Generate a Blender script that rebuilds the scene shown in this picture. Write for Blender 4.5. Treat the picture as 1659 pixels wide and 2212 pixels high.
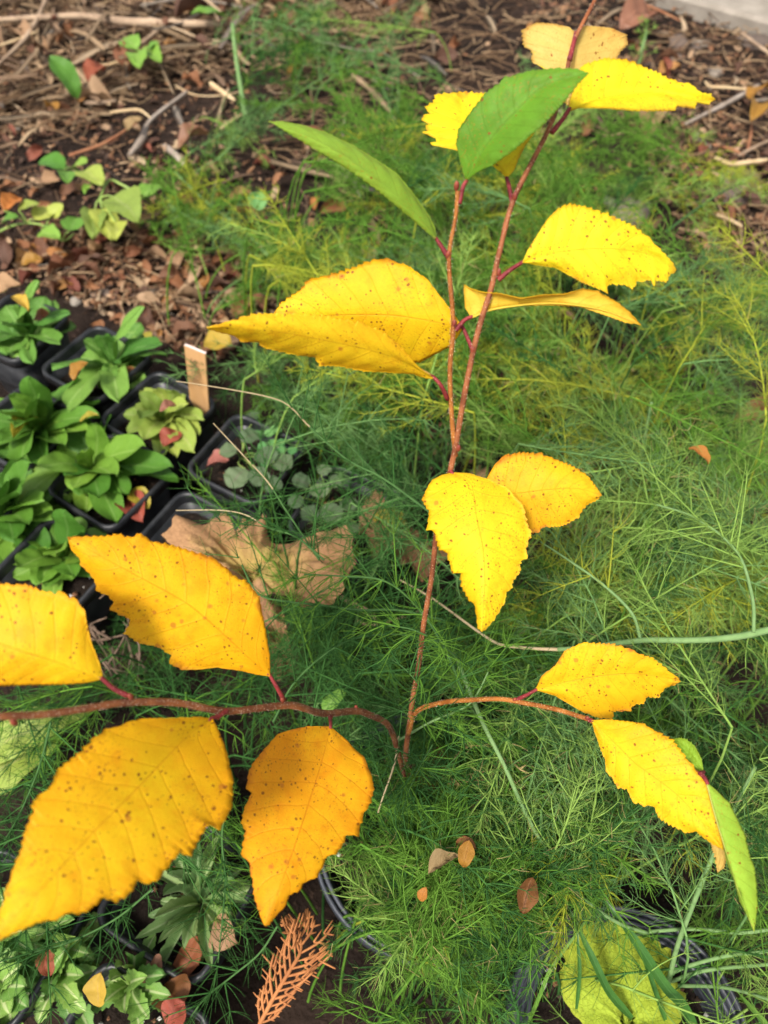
import bpy, math, random
import numpy as np
from mathutils import Vector

for o in list(bpy.data.objects):
    bpy.data.objects.remove(o)
scene = bpy.context.scene
col = scene.collection
R = math.radians

# ---------------------------------------------------------------- camera
CAM_H, PITCH = 0.62, R(55)
cam_d = bpy.data.cameras.new('camera')
cam = bpy.data.objects.new('camera', cam_d)
col.objects.link(cam)
cam.location = (0, 0, CAM_H)
cam.rotation_euler = (math.pi / 2 - PITCH, 0, 0)
cam_d.sensor_fit = 'VERTICAL'
cam_d.sensor_height = 5.657
cam_d.lens = 4.25
cam_d.clip_start = 0.01
cam_d.clip_end = 200
cam_d.dof.use_dof = True
cam_d.dof.focus_distance = 0.36
cam_d.dof.aperture_fstop = 1.6
scene.camera = cam

# ---------------------------------------------------------------- sky and sun (bright overcast)
world = bpy.data.worlds.new('World')
scene.world = world
world.use_nodes = True
wn = world.node_tree
for n in list(wn.nodes):
    wn.nodes.remove(n)
SUN_EL, SUN_ROT = R(58), R(215)
sky = wn.nodes.new('ShaderNodeTexSky')
sky.sky_type = 'NISHITA'
sky.sun_disc = False
sky.sun_elevation = SUN_EL
sky.sun_rotation = SUN_ROT
sky.air_density = 1.0
sky.dust_density = 4.0
sky.ozone_density = 1.0
hs = wn.nodes.new('ShaderNodeHueSaturation')
hs.inputs['Saturation'].default_value = 0.30
bg = wn.nodes.new('ShaderNodeBackground')
bg.inputs['Strength'].default_value = 0.08
wo = wn.nodes.new('ShaderNodeOutputWorld')
wn.links.new(sky.outputs[0], hs.inputs['Color'])
wn.links.new(hs.outputs[0], bg.inputs['Color'])
wn.links.new(bg.outputs[0], wo.inputs['Surface'])
sun_d = bpy.data.lights.new('sun', 'SUN')
sun_d.energy = 1.5
sun_d.angle = R(10)
sun_d.color = (1.0, 0.95, 0.86)
sun = bpy.data.objects.new('sun', sun_d)
col.objects.link(sun)
# the sky's sun stands at compass angle SUN_ROT from +Y towards +X
sd = Vector((math.sin(SUN_ROT) * math.cos(SUN_EL), math.cos(SUN_ROT) * math.cos(SUN_EL), math.sin(SUN_EL)))
sun.rotation_euler = (-sd).to_track_quat('-Z', 'Y').to_euler()
sun.location = (0, 0, 5)
scene.view_settings.view_transform = 'Standard'
scene.view_settings.look = 'None'
scene.view_settings.exposure = 1.54
scene.view_settings.gamma = 1.0
scene.render.engine = 'CYCLES'
scene.cycles.use_denoising = True
scene.cycles.max_bounces = 8
scene.cycles.transparent_max_bounces = 4

# ---------------------------------------------------------------- places
FX = 1662.0
_f = np.array([0, math.cos(PITCH), -math.sin(PITCH)])
_u = np.array([0, math.sin(PITCH), math.cos(PITCH)])
_r = np.array([1.0, 0, 0])
C0 = np.array([0, 0, CAM_H])


def ray(x, y):
    return _f + _r * (x - 829.5) / FX - _u * (y - 1106) / FX


def W(x, y, d):
    """a spot surveyed from the photograph at distance d, in metres"""
    return C0 + d * ray(x, y)


def G(x, y, z=0.0):
    """the spot at height z"""
    v = ray(x, y)
    return C0 + v * ((z - CAM_H) / v[2])


def view_depth(p):
    return (np.asarray(p) - C0) @ _f


# ---------------------------------------------------------------- mesh helpers
def mesh_np(name, verts, faces, mats=(), midx=None, attrs=None, smooth=True):
    """faces: int array (n,4) quads or (n,3) triangles, or list of such arrays"""
    me = bpy.data.meshes.new(name)
    verts = np.asarray(verts, dtype=np.float32)
    if not isinstance(faces, list):
        faces = [faces]
    faces = [np.asarray(f_, dtype=np.int32) for f_ in faces if len(f_)]
    me.vertices.add(len(verts))
    me.vertices.foreach_set('co', verts.ravel())
    loops = np.concatenate([f_.ravel() for f_ in faces])
    counts = np.concatenate([np.full(len(f_), f_.shape[1], dtype=np.int32) for f_ in faces])
    starts = np.concatenate([[0], np.cumsum(counts)[:-1]]).astype(np.int32)
    me.loops.add(len(loops))
    me.loops.foreach_set('vertex_index', loops)
    me.polygons.add(len(counts))
    me.polygons.foreach_set('loop_start', starts)
    if midx is not None:
        me.polygons.foreach_set('material_index', np.asarray(midx, dtype=np.int32))
    me.polygons.foreach_set('use_smooth', np.full(len(counts), smooth, dtype=bool))
    for m in mats:
        me.materials.append(m)
    for k, a in (attrs or {}).items():
        at = me.attributes.new(k, 'FLOAT_VECTOR', 'POINT')
        at.data.foreach_set('vector', np.asarray(a, dtype=np.float32).ravel())
    me.update(calc_edges=True)
    me.validate()
    return me


ORIG = {}


def tag(o, label=None, cat=None, group=None, kind=None):
    if label: o['label'] = label
    if cat: o['category'] = cat
    if group: o['group'] = group
    if kind: o['kind'] = kind
    return o


def root(name, loc, label, cat, group=None):
    o = bpy.data.objects.new(name, None)
    o.empty_display_size = 0.01
    o.location = tuple(loc)
    col.objects.link(o)
    ORIG[o.name] = np.asarray(loc, dtype=float)
    return tag(o, label, cat, group)


def part(name, verts, faces, mats, parent, **kw):
    """a mesh in world coordinates hung under its thing"""
    org = ORIG[parent.name]
    o = bpy.data.objects.new(name, mesh_np(name, np.asarray(verts) - org, faces, mats, **kw))
    col.objects.link(o)
    o.parent = parent
    ORIG[o.name] = org
    return o


def thing(name, verts, faces, mats, label, cat, group=None, loc=None, **kw):
    verts = np.asarray(verts, dtype=float)
    if loc is None:
        loc = verts.mean(0); loc[2] = verts[:, 2].min()
    o = bpy.data.objects.new(name, mesh_np(name, verts - loc, faces, mats, **kw))
    o.location = tuple(loc)
    col.objects.link(o)
    ORIG[o.name] = np.asarray(loc, dtype=float)
    return tag(o, label, cat, group)


def inst(name, me, loc, rot, scale, label, cat, group):
    o = bpy.data.objects.new(name, me)
    o.location = tuple(loc); o.rotation_euler = rot; o.scale = scale
    col.objects.link(o)
    return tag(o, label, cat, group)


def grid_faces(n, m, off=0, close=False):
    """quads of an n x m vertex grid; close joins the last column to the first"""
    i = np.arange(n - 1)[:, None]
    j = np.arange(m if close else m - 1)[None, :]
    j2 = (j + 1) % m
    a = i * m + j; b = i * m + j2; c = (i + 1) * m + j2; d = (i + 1) * m + j
    return np.stack(np.broadcast_arrays(a, b, c, d), -1).reshape(-1, 4) + off


def norm(v):
    return v / np.maximum(np.linalg.norm(v, axis=-1, keepdims=True), 1e-9)


def resample(pts, n, smooth=False):
    pts = np.asarray(pts, dtype=float)
    if smooth and len(pts) > 2:
        pts = spline(pts, 12)
    s = np.concatenate([[0], np.cumsum(np.linalg.norm(np.diff(pts[:, :2] if pts.shape[1] == 2 else pts[:, :3], axis=0), axis=1))])
    t = np.linspace(0, s[-1], n)
    return np.stack([np.interp(t, s, pts[:, k]) for k in range(pts.shape[1])], -1)


def spline(pts, k):
    pts = np.asarray(pts, dtype=float)
    P = np.vstack([2 * pts[0] - pts[1], pts, 2 * pts[-1] - pts[-2]])
    out = []
    for i in range(1, len(P) - 2):
        t = np.linspace(0, 1, k, endpoint=False)[:, None]
        p0, p1, p2, p3 = P[i - 1], P[i], P[i + 1], P[i + 2]
        out.append(0.5 * ((2 * p1) + (-p0 + p2) * t + (2 * p0 - 5 * p1 + 4 * p2 - p3) * t ** 2 + (-p0 + 3 * p1 - 3 * p2 + p3) * t ** 3))
    out.append(pts[-1:])
    return np.vstack(out)


def tube(pts, rad, S=8, k=6, knob=0.0, seed=0):
    """a round stem through pts with radii rad; returns verts, quads"""
    pts = np.asarray(pts, dtype=float)
    rad = np.interp(np.linspace(0, 1, len(pts)), np.linspace(0, 1, len(np.atleast_1d(rad))), np.atleast_1d(rad))
    q = spline(np.column_stack([pts, rad]), k) if len(pts) > 2 else resample(np.column_stack([pts, rad]), 4)
    c, r = q[:, :3], q[:, 3].copy()
    if knob:
        rg = np.random.default_rng(seed)
        r *= 1 + knob * rg.standard_normal(len(r))
    T = norm(np.gradient(c, axis=0))
    ref = np.array([0.31, 0.17, 0.93]); ref2 = np.array([0.9, -0.4, 0.1])
    mean_t = norm(T.mean(0))
    if abs(mean_t @ norm(ref)) > 0.8: ref = ref2
    n = norm(np.cross(T, ref)); b = np.cross(T, n)
    a = np.linspace(0, 2 * math.pi, S, endpoint=False)
    v = c[:, None] + (n[:, None] * np.cos(a)[None, :, None] + b[:, None] * np.sin(a)[None, :, None]) * r[:, None, None]
    nr = len(c)
    verts = np.vstack([v.reshape(-1, 3), c[:1], c[-1:]])
    f = grid_faces(nr, S, close=True)
    e = np.arange(S); e2 = (e + 1) % S
    cap = np.vstack([np.stack([np.full(S, nr * S), e2, e], -1), np.stack([np.full(S, nr * S + 1), (nr - 1) * S + e, (nr - 1) * S + e2], -1)])
    return verts, [f, cap]


def join(parts):
    vs, q, t = [], [], []
    off = 0
    for v, f in parts:
        vs.append(v)
        for a in (f if isinstance(f, list) else [f]):
            a = np.asarray(a)
            if len(a): (q if a.shape[1] == 4 else t).append(a + off)
        off += len(v)
    fs = []
    if q: fs.append(np.vstack(q))
    if t: fs.append(np.vstack(t))
    return np.vstack(vs), fs


def tubes(P0, P1, P2, r0, r1, K, S):
    """many curved tapered stems at once"""
    P0, P1, P2 = (np.asarray(a, dtype=float) for a in (P0, P1, P2))
    N = len(P0)
    t = np.linspace(0, 1, K)[None, :, None]
    c = (1 - t) ** 2 * P0[:, None] + 2 * t * (1 - t) * P1[:, None] + t ** 2 * P2[:, None]
    T = norm(2 * (1 - t) * (P1 - P0)[:, None] + 2 * t * (P2 - P1)[:, None])
    ref = np.where((np.abs(T[:, :1, 2:3]) > 0.8), np.array([1.0, 0.2, 0.0]), np.array([0.1, 0.2, 1.0]))
    n = norm(np.cross(T, np.broadcast_to(ref, T.shape))); b = np.cross(T, n)
    a = np.linspace(0, 2 * math.pi, S, endpoint=False)
    r = (np.reshape(r0, (-1, 1)) * (1 - t[0, :, 0]) + np.reshape(r1, (-1, 1)) * t[0, :, 0])
    r = np.broadcast_to(r, (N, K))
    v = c[:, :, None] + (n[:, :, None] * np.cos(a)[:, None] + b[:, :, None] * np.sin(a)[:, None]) * r[:, :, None, None]
    f = grid_faces(K, S, close=True)
    F = (f[None] + (np.arange(N) * K * S)[:, None, None]).reshape(-1, 4)
    return v.reshape(-1, 3), F


def ellipsoid(c, r, rng=None, n=6, m=8, rough=0.0):
    th = np.linspace(0, math.pi, n); ph = np.linspace(0, 2 * math.pi, m, endpoint=False)
    v = np.stack([np.outer(np.sin(th), np.cos(ph)), np.outer(np.sin(th), np.sin(ph)), np.outer(np.cos(th), np.ones(m))], -1)
    if rng is not None and rough:
        v *= 1 + rough * rng.standard_normal((n, m, 1))
    v[0] = v[0, :1]; v[-1] = v[-1, :1]
    return v.reshape(-1, 3) * np.asarray(r) + np.asarray(c), grid_faces(n, m, close=True)


# ---------------------------------------------------------------- materials
class NT:
    def __init__(self, name):
        self.m = bpy.data.materials.new(name)
        self.m.use_nodes = True
        self.t = self.m.node_tree
        for n in list(self.t.nodes): self.t.nodes.remove(n)
        self.out = self.t.nodes.new('ShaderNodeOutputMaterial')

    def n(self, kind, **kw):
        nd = self.t.nodes.new('ShaderNode' + kind)
        for k, v in kw.items():
            if k in ('operation', 'blend_type', 'data_type', 'attribute_name', 'feature', 'interpolation_type', 'voronoi_dimensions', 'noise_dimensions', 'clamp'):
                setattr(nd, k, v)
            else:
                self.set(nd, k, v)
        return nd

    def set(self, nd, k, v):
        i = nd.inputs[int(k[1:])] if k[0] == 'i' and k[1:].isdigit() else nd.inputs[k.replace('_', ' ')]
        if isinstance(v, bpy.types.NodeSocket): self.t.links.new(v, i)
        elif isinstance(v, bpy.types.Node): self.t.links.new(v.outputs[0], i)
        else: i.default_value = v

    def math(self, op, a, b=0.0, c=0.0):
        return self.n('Math', operation=op, i0=a, i1=b, i2=c).outputs[0]

    def mix(self, fac, a, b, blend='MIX'):
        nd = self.t.nodes.new('ShaderNodeMix')
        nd.data_type = 'RGBA'; nd.blend_type = blend
        for sock, v in ((nd.inputs[0], fac), (nd.inputs[6], a), (nd.inputs[7], b)):
            if isinstance(v, bpy.types.NodeSocket): self.t.links.new(v, sock)
            else: sock.default_value = (tuple(v) + (1.0,))[:4] if isinstance(v, (tuple, list)) else v
        return nd.outputs[2]

    def ramp(self, fac, stops, interp='LINEAR'):
        nd = self.t.nodes.new('ShaderNodeValToRGB')
        nd.color_ramp.interpolation = interp
        el = nd.color_ramp.elements
        while len(el) < len(stops): el.new(0.5)
        for e, (p, c) in zip(el, stops):
            e.position = p; e.color = (tuple(c) + (1.0,))[:4]
        self.t.links.new(fac, nd.inputs[0])
        return nd.outputs[0]

    def smooth(self, x, lo, hi):
        nd = self.t.nodes.new('ShaderNodeMapRange')
        nd.interpolation_type = 'SMOOTHSTEP'
        self.set(nd, 'Value', x)
        nd.inputs['From Min'].default_value = lo; nd.inputs['From Max'].default_value = hi
        return nd.outputs[0]

    def finish(self, color, rough=0.55, spec=0.35, trans=0.0, tcol=None, bump=None, bstr=0.3, bdist=0.001, sheen=0.0):
        p = self.n('BsdfPrincipled')
        self.set(p, 'Base Color', color if not isinstance(color, (tuple, list)) else (tuple(color) + (1.0,))[:4])
        self.set(p, 'Roughness', rough)
        p.inputs['Specular IOR Level'].default_value = spec
        if bump is not None:
            b = self.n('Bump')
            b.inputs['Strength'].default_value = bstr; b.inputs['Distance'].default_value = bdist
            self.set(b, 'Height', bump)
            self.set(p, 'Normal', b.outputs[0])
        sh = p.outputs[0]
        if trans:
            t = self.n('BsdfTranslucent')
            self.set(t, 'Color', tcol if tcol is not None else (color if not isinstance(color, (tuple, list)) else (tuple(color) + (1.0,))[:4]))
            mx = self.n('MixShader'); mx.inputs[0].default_value = trans
            self.t.links.new(sh, mx.inputs[1]); self.t.links.new(t.outputs[0], mx.inputs[2])
            sh = mx.outputs[0]
        self.t.links.new(sh, self.out.inputs['Surface'])
        return self.m


def simple(name, c1, c2, scale=40, rough=0.6, spec=0.3, bump=0.3, bdist=0.001, trans=0.0, rand=0.0, detail=4, coords='Object', stretch=(1, 1, 1)):
    """two colours broken up by noise; rand varies it from one object to the next"""
    t = NT(name)
    tc = t.n('TexCoord').outputs[coords]
    mp = t.n('Mapping'); t.set(mp, 'Vector', tc); mp.inputs['Scale'].default_value = stretch
    nz = t.n('TexNoise', Vector=mp.outputs[0], Scale=scale, Detail=detail, Roughness=0.6)
    fac = t.smooth(nz.outputs[0], 0.32, 0.68)
    c = t.mix(fac, c1, c2)
    if rand:
        oi = t.n('ObjectInfo').outputs['Random']
        h = t.n('HueSaturation', Color=c)
        t.set(h, 'Value', t.math('MULTIPLY_ADD', oi, 2 * rand, 1 - rand))
        t.set(h, 'Hue', t.math('MULTIPLY_ADD', oi, 0.06 * rand, 0.5 - 0.03 * rand))
        c = h.outputs[0]
    return t.finish(c, rough, spec, trans, bump=nz.outputs[0], bstr=bump, bdist=bdist)


def palette(name, cols, scale=60, rough=0.7, spec=0.2, trans=0.0, bump=0.3):
    """each object takes its own colour out of a palette"""
    cols = [tuple(x * 0.78 for x in c_) for c_ in cols]
    t = NT(name)
    oi = t.n('ObjectInfo').outputs['Random']
    n = len(cols)
    base = t.ramp(oi, [(i / n, c) for i, c in enumerate(cols)], 'CONSTANT')
    tc = t.n('TexCoord').outputs['Object']
    nz = t.n('TexNoise', Vector=tc, Scale=scale, Detail=5.0, Roughness=0.65)
    dark = t.mix(1.0, base, (0.45, 0.38, 0.35), 'MULTIPLY')
    c = t.mix(t.smooth(nz.outputs[0], 0.45, 0.75), base, dark)
    return t.finish(c, rough, spec, trans, bump=nz.outputs[0], bstr=bump, bdist=0.001)


def birch_leaf_mat(name, ca, cb, spots=0.5, blotch=0.3, edge=0.4, under=False, nv=9.0, edgecol=(0.42, 0.10, 0.015), trans=0.32, seed=0.0, spotcol=(0.24, 0.075, 0.008)):
    t = NT(name)
    uv = t.n('Attribute', attribute_name='leaf_uv').outputs['Vector']
    flat = t.n('Attribute', attribute_name='leaf_flat').outputs['Vector']
    sx = t.n('SeparateXYZ', Vector=uv)
    u, v = sx.outputs[0], sx.outputs[1]
    av = t.math('ABSOLUTE', v)
    off = t.n('VectorMath', operation='ADD', i0=flat)
    off.inputs[1].default_value = (seed * 3.1, seed * 1.7, seed)
    fl = off.outputs[0]
    big = t.n('TexNoise', Vector=fl, Scale=45.0, Detail=4.0, Roughness=0.6)
    c = t.mix(t.smooth(big.outputs[0], 0.3, 0.72), ca, cb)
    patch = t.n('TexNoise', Vector=fl, Scale=140.0, Detail=5.0, Roughness=0.7)
    c = t.mix(t.math('MULTIPLY', t.smooth(patch.outputs[0], 0.46, 0.72), 0.60), c, tuple(x * y for x, y in zip(cb, (0.93, 0.72, 0.6))))
    outer = t.smooth(t.math('ADD', av, t.math('MULTIPLY', t.math('SUBTRACT', big.outputs[0], 0.5), 0.8)), 0.55, 1.1)
    c = t.mix(t.math('MULTIPLY', outer, 0.5), c, tuple(x * y for x, y in zip(cb, (0.97, 0.78, 0.6))))
    # veins: midrib and the pinnate side veins
    wv = t.n('TexNoise', Vector=fl, Scale=70.0, Detail=2.0)
    uw = t.math('ADD', u, t.math('MULTIPLY', t.math('SUBTRACT', wv.outputs[0], 0.5), 0.035))
    ph = t.math('MULTIPLY', t.math('SUBTRACT', uw, t.math('MULTIPLY', av, 0.16)), nv)
    fr = t.math('ABSOLUTE', t.math('SUBTRACT', t.math('FRACT', ph), 0.5))
    side = t.math('SUBTRACT', 1.0, t.smooth(fr, 0.0, 0.06))
    midr = t.math('SUBTRACT', 1.0, t.smooth(av, 0.003, 0.020))
    fine = t.n('TexVoronoi', feature='DISTANCE_TO_EDGE', Vector=fl, Scale=900.0)
    net = t.math('SUBTRACT', 1.0, t.smooth(fine.outputs['Distance'], 0.0, 0.12))
    vein = t.math('MAXIMUM', t.math('MULTIPLY', side, 0.7), midr)
    dk = tuple(x * y for x, y in zip(cb, (0.80, 0.62, 0.5)))
    c = t.mix(t.math('MULTIPLY', side, 0.32), c, dk)
    c = t.mix(t.math('MULTIPLY', midr, 0.5), c, tuple(min(1, x * y) for x, y in zip(cb, (0.75, 0.5, 0.8))) if not under else tuple(min(1, x * 1.15) for x in ca))
    c = t.mix(t.math('MULTIPLY', net, 0.16), c, dk)
    # specks: small brown dots, larger rusty blotches
    if spots:
        vo = t.n('TexVoronoi', Vector=fl, Scale=620.0, Randomness=1.0)
        rnd = t.n('SeparateXYZ', Vector=vo.outputs['Color'])
        dens = t.n('TexNoise', Vector=fl, Scale=80.0, Detail=2.0)
        thr = t.math('MULTIPLY', t.math('MULTIPLY_ADD', t.smooth(dens.outputs[0], 0.42, 0.62), 1.25, 0.20), spots * 1.5)
        gate = t.math('LESS_THAN', rnd.outputs[0], thr)
        rad = t.math('MULTIPLY_ADD', t.math('POWER', rnd.outputs[1], 4.0), 0.26, 0.065)
        dot = t.math('SUBTRACT', 1.0, t.smooth(t.math('SUBTRACT', vo.outputs['Distance'], rad), 0.0, 0.10))
        c = t.mix(t.math('MULTIPLY', t.math('MULTIPLY', dot, gate), 0.88), c, spotcol)
    if blotch:
        vo = t.n('TexVoronoi', Vector=fl, Scale=190.0, Randomness=1.0)
        rnd = t.n('SeparateXYZ', Vector=vo.outputs['Color'])
        gate = t.math('LESS_THAN', rnd.outputs[1], blotch)
        wob = t.n('TexNoise', Vector=fl, Scale=700.0, Detail=2.0)
        ds = t.math('ADD', vo.outputs['Distance'], t.math('MULTIPLY', wob.outputs[0], 0.16))
        rad = t.math('MULTIPLY_ADD', rnd.outputs[0], 0.12, 0.12)
        dot = t.math('SUBTRACT', 1.0, t.smooth(t.math('SUBTRACT', ds, rad), 0.0, 0.14))
        c = t.mix(t.math('MULTIPLY', t.math('MULTIPLY', dot, gate), 0.62), c, (0.46, 0.13, 0.02))
    if spots:
        fk = t.n('TexNoise', Vector=fl, Scale=1100.0, Detail=2.0, Roughness=0.5)
        fz = t.n('TexNoise', Vector=fl, Scale=60.0, Detail=3.0)
        c = t.mix(t.math('MULTIPLY', t.math('MULTIPLY', t.smooth(fk.outputs[0], 0.57, 0.68), t.smooth(fz.outputs[0], 0.40, 0.62)), 0.35 + 0.45 * spots), c, (0.42, 0.13, 0.012))
    if edge:
        nz = t.n('TexNoise', Vector=fl, Scale=120.0, Detail=3.0)
        lim = t.math('ADD', av, t.math('MULTIPLY', t.math('SUBTRACT', nz.outputs[0], 0.5), 0.5))
        tip = t.smooth(t.math('ADD', u, t.math('MULTIPLY', t.math('SUBTRACT', nz.outputs[0], 0.5), 0.3)), 0.9, 1.02)
        e = t.math('MAXIMUM', t.smooth(lim, 0.93, 1.08), tip)
        c = t.mix(t.math('MULTIPLY', e, edge), c, edgecol)
    grain = t.n('TexNoise', Vector=fl, Scale=1500.0, Detail=3.0)
    h = t.math('ADD', t.math('MULTIPLY', grain.outputs[0], 0.25), t.math('ADD', t.math('MULTIPLY', vein, -0.9 if not under else 1.0), t.math('MULTIPLY', net, -0.2)))
    return t.finish(c, 0.55, 0.22, trans, bump=h, bstr=0.4, bdist=0.0004)


def plant_leaf_mat(name, ca, cb, mid=(0.3, 0.4, 0.15), midw=0.05, rough=0.42, spec=0.4, trans=0.18, rand=0.25, spotty=0.0, spotcol=(0.25, 0.06, 0.02), tip=None, nv=6.0):
    """leaf of a potted plant or weed"""
    ca, cb, mid = (tuple(x * 0.76 for x in c_) for c_ in (ca, cb, mid))
    t = NT(name)
    uv = t.n('Attribute', attribute_name='leaf_uv').outputs['Vector']
    sx = t.n('SeparateXYZ', Vector=uv)
    u, v = sx.outputs[0], sx.outputs[1]
    av = t.math('ABSOLUTE', v)
    tc = t.n('TexCoord').outputs['Object']
    nz = t.n('TexNoise', Vector=tc, Scale=70.0, Detail=4.0, Roughness=0.6)
    c = t.mix(t.smooth(nz.outputs[0], 0.3, 0.7), ca, cb)
    ph = t.math('MULTIPLY', t.math('SUBTRACT', u, t.math('MULTIPLY', av, 0.25)), nv)
    fr = t.math('ABSOLUTE', t.math('SUBTRACT', t.math('FRACT', ph), 0.5))
    side = t.math('SUBTRACT', 1.0, t.smooth(fr, 0.0, 0.08))
    midr = t.math('SUBTRACT', 1.0, t.smooth(av, midw * 0.4, midw * 1.6))
    c = t.mix(t.math('MULTIPLY', side, 0.22), c, mid)
    c = t.mix(t.math('MULTIPLY', midr, 0.75), c, mid)
    if spotty:
        n2 = t.n('TexNoise', Vector=tc, Scale=150.0, Detail=3.0)
        c = t.mix(t.math('MULTIPLY', t.smooth(n2.outputs[0], 0.56, 0.70), spotty), c, spotcol)
    if tip:
        c = t.mix(t.math('MULTIPLY', t.smooth(t.math('ADD', u, t.math('MULTIPLY', t.math('SUBTRACT', nz.outputs[0], 0.5), 0.8)), 0.65, 1.05), 0.8), c, tip)
    if rand:
        oi = t.n('ObjectInfo').outputs['Random']
        h = t.n('HueSaturation', Color=c)
        t.set(h, 'Value', t.math('MULTIPLY_ADD', oi, 2 * rand, 1 - rand))
        t.set(h, 'Hue', t.math('MULTIPLY_ADD', oi, -0.04, 0.515))
        c = h.outputs[0]
    gr = t.n('TexNoise', Vector=tc, Scale=700.0, Detail=2.0)
    hh = t.math('ADD', t.math('MULTIPLY', gr.outputs[0], 0.3), t.math('ADD', t.math('MULTIPLY', side, -0.4), t.math('MULTIPLY', midr, -0.6)))
    return t.finish(c, rough, spec, trans, bump=hh, bstr=0.5, bdist=0.0006)


def soil_mat(name, c1, c2, c3):
    t = NT(name)
    tc = t.n('TexCoord').outputs['Object']
    a = t.n('TexNoise', Vector=tc, Scale=9.0, Detail=6.0, Roughness=0.65)
    b = t.n('TexNoise', Vector=tc, Scale=160.0, Detail=6.0, Roughness=0.7)
    c = t.mix(t.smooth(a.outputs[0], 0.35, 0.7), c1, c2)
    c = t.mix(t.smooth(b.outputs[0], 0.56, 0.72), c, c3)
    vo = t.n('TexVoronoi', Vector=tc, Scale=240.0)
    h = t.math('ADD', t.math('MULTIPLY', b.outputs[0], 1.2), t.math('MULTIPLY', vo.outputs['Distance'], 0.6))
    return t.finish(c, 0.9, 0.15, bump=h, bstr=0.8, bdist=0.004)


M = {}
M['soil'] = soil_mat('soil', (0.014, 0.0085, 0.006), (0.032, 0.019, 0.013), (0.07, 0.042, 0.028))
M['pot_soil'] = soil_mat('pot_soil', (0.010, 0.007, 0.005), (0.022, 0.014, 0.010), (0.06, 0.04, 0.028))
M['crumb'] = simple('soil_crumb', (0.025, 0.016, 0.011), (0.075, 0.05, 0.036), 30, 0.9, 0.15)
M['plastic'] = simple('black_plastic', (0.009, 0.010, 0.012), (0.030, 0.030, 0.032), 55, 0.42, 0.45, 0.25, 0.0005, detail=8)
M['old_plastic'] = simple('dusty_black_plastic', (0.016, 0.018, 0.024), (0.06, 0.065, 0.08), 60, 0.42, 0.5, 0.2, 0.0005, stretch=(1, 1, 6))
M['concrete'] = simple('concrete', (0.22, 0.19, 0.155), (0.31, 0.27, 0.225), 22, 0.85, 0.2, 0.4, 0.002)
M['siding'] = simple('painted_siding', (0.28, 0.32, 0.34), (0.34, 0.38, 0.40), 15, 0.5, 0.3, 0.1)
M['wood_tag'] = simple('wood_tag', (0.50, 0.27, 0.11), (0.62, 0.37, 0.18), 30, 0.7, 0.2, 0.25, 0.0004, stretch=(1, 1, 0.12), coords='Object')
M['tag_end'] = simple('cut_wood', (0.66, 0.52, 0.47), (0.74, 0.60, 0.54), 80, 0.8, 0.2)
M['ink'] = simple('faded_ink', (0.22, 0.13, 0.07), (0.34, 0.2, 0.1), 80, 0.8, 0.1)

print('helpers ready')
# ================================================================ ground
def vnoise(x, y, seed=0):
    xi, yi = np.floor(x).astype(np.int64), np.floor(y).astype(np.int64)
    fx, fy = x - xi, y - yi
    fx, fy = fx * fx * (3 - 2 * fx), fy * fy * (3 - 2 * fy)

    def h(a, b):
        k = (a * 374761393 + b * 668265263 + seed * 974634541) & 0xffffffff
        k = ((k ^ (k >> 13)) * 1274126177) & 0xffffffff
        return ((k ^ (k >> 16)) & 0xffff) / 65535.0
    return (h(xi, yi) * (1 - fx) + h(xi + 1, yi) * fx) * (1 - fy) + (h(xi, yi + 1) * (1 - fx) + h(xi + 1, yi + 1) * fx) * fy


def ground_h(x, y):
    x = np.asarray(x, dtype=float); y = np.asarray(y, dtype=float)
    h = 0.016 * (vnoise(x * 5, y * 5, 1) - 0.6) + 0.009 * (vnoise(x * 19, y * 19, 2) - 0.6) + 0.006 * (vnoise(x * 60, y * 60, 3) - 0.5)
    return h - 0.006


gx = np.concatenate([[-60, -25, -10, -4, -2, -1.3], np.arange(-0.95, 0.951, 0.007), [1.3, 2, 4, 10, 25, 60]])
gy = np.concatenate([[-60, -25, -10, -4, -1.5, -0.5], np.arange(-0.15, 1.80, 0.007), [2.2, 3, 5, 12, 30, 60]])
XX, YY = np.meshgrid(gx, gy)
gv = np.stack([XX, YY, ground_h(XX, YY)], -1).reshape(-1, 3)
g_o = bpy.data.objects.new('ground', mesh_np('ground', gv, grid_faces(len(gy), len(gx)), [M['soil']]))
col.objects.link(g_o)
tag(g_o, 'dark brown garden soil', None, kind='structure')

# concrete footing at the far right with a painted board above it
k0, k1 = np.array([0.486, 1.585]), np.array([0.668, 1.447])
kd = (k1 - k0) / np.linalg.norm(k1 - k0)
kn = np.array([-kd[1], kd[0]])
if kn[1] < 0: kn = -kn


def long_box(a, b, n, w, z0, z1, bev=0.006):
    """a bevelled bar from a to b, w wide along n"""
    prof = np.array([[0, z0], [0, z1 - bev], [bev, z1], [w - bev, z1], [w, z1 - bev], [w, z0]])
    s = np.linspace(0, 1, 24)
    c = a + (b - a) * s[:, None]
    wob = 0.0015 * np.sin(np.arange(24) * 2.3)
    v = np.zeros((24, 6, 3))
    v[:, :, :2] = c[:, None] + n * (prof[:, 0][None, :, None] + wob[:, None, None])
    v[:, :, 2] = prof[:, 1] + wob[:, None] * 0.5
    caps = np.array([[0, 1, 2, 5], [2, 3, 4, 5]])
    return v.reshape(-1, 3), np.vstack([grid_faces(24, 6), caps, caps[:, ::-1] + 23 * 6])


ka, kb = k0 - kd * 1.2, k0 + kd * 1.6
v, f = long_box(ka, kb, kn, 0.12, -0.05, 0.020)
thing('concrete_footing', v, f, [M['concrete']], 'weathered beige concrete footing at the upper right edge of the bed', 'footing', smooth=False)
v, f = long_box(ka + kn * 0.122, kb + kn * 0.122, kn, 0.05, 0.010, 0.14)
thing('painted_board', v, f, [M['siding']], 'pale blue grey board above the concrete in the top right corner', 'board', smooth=False)

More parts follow.
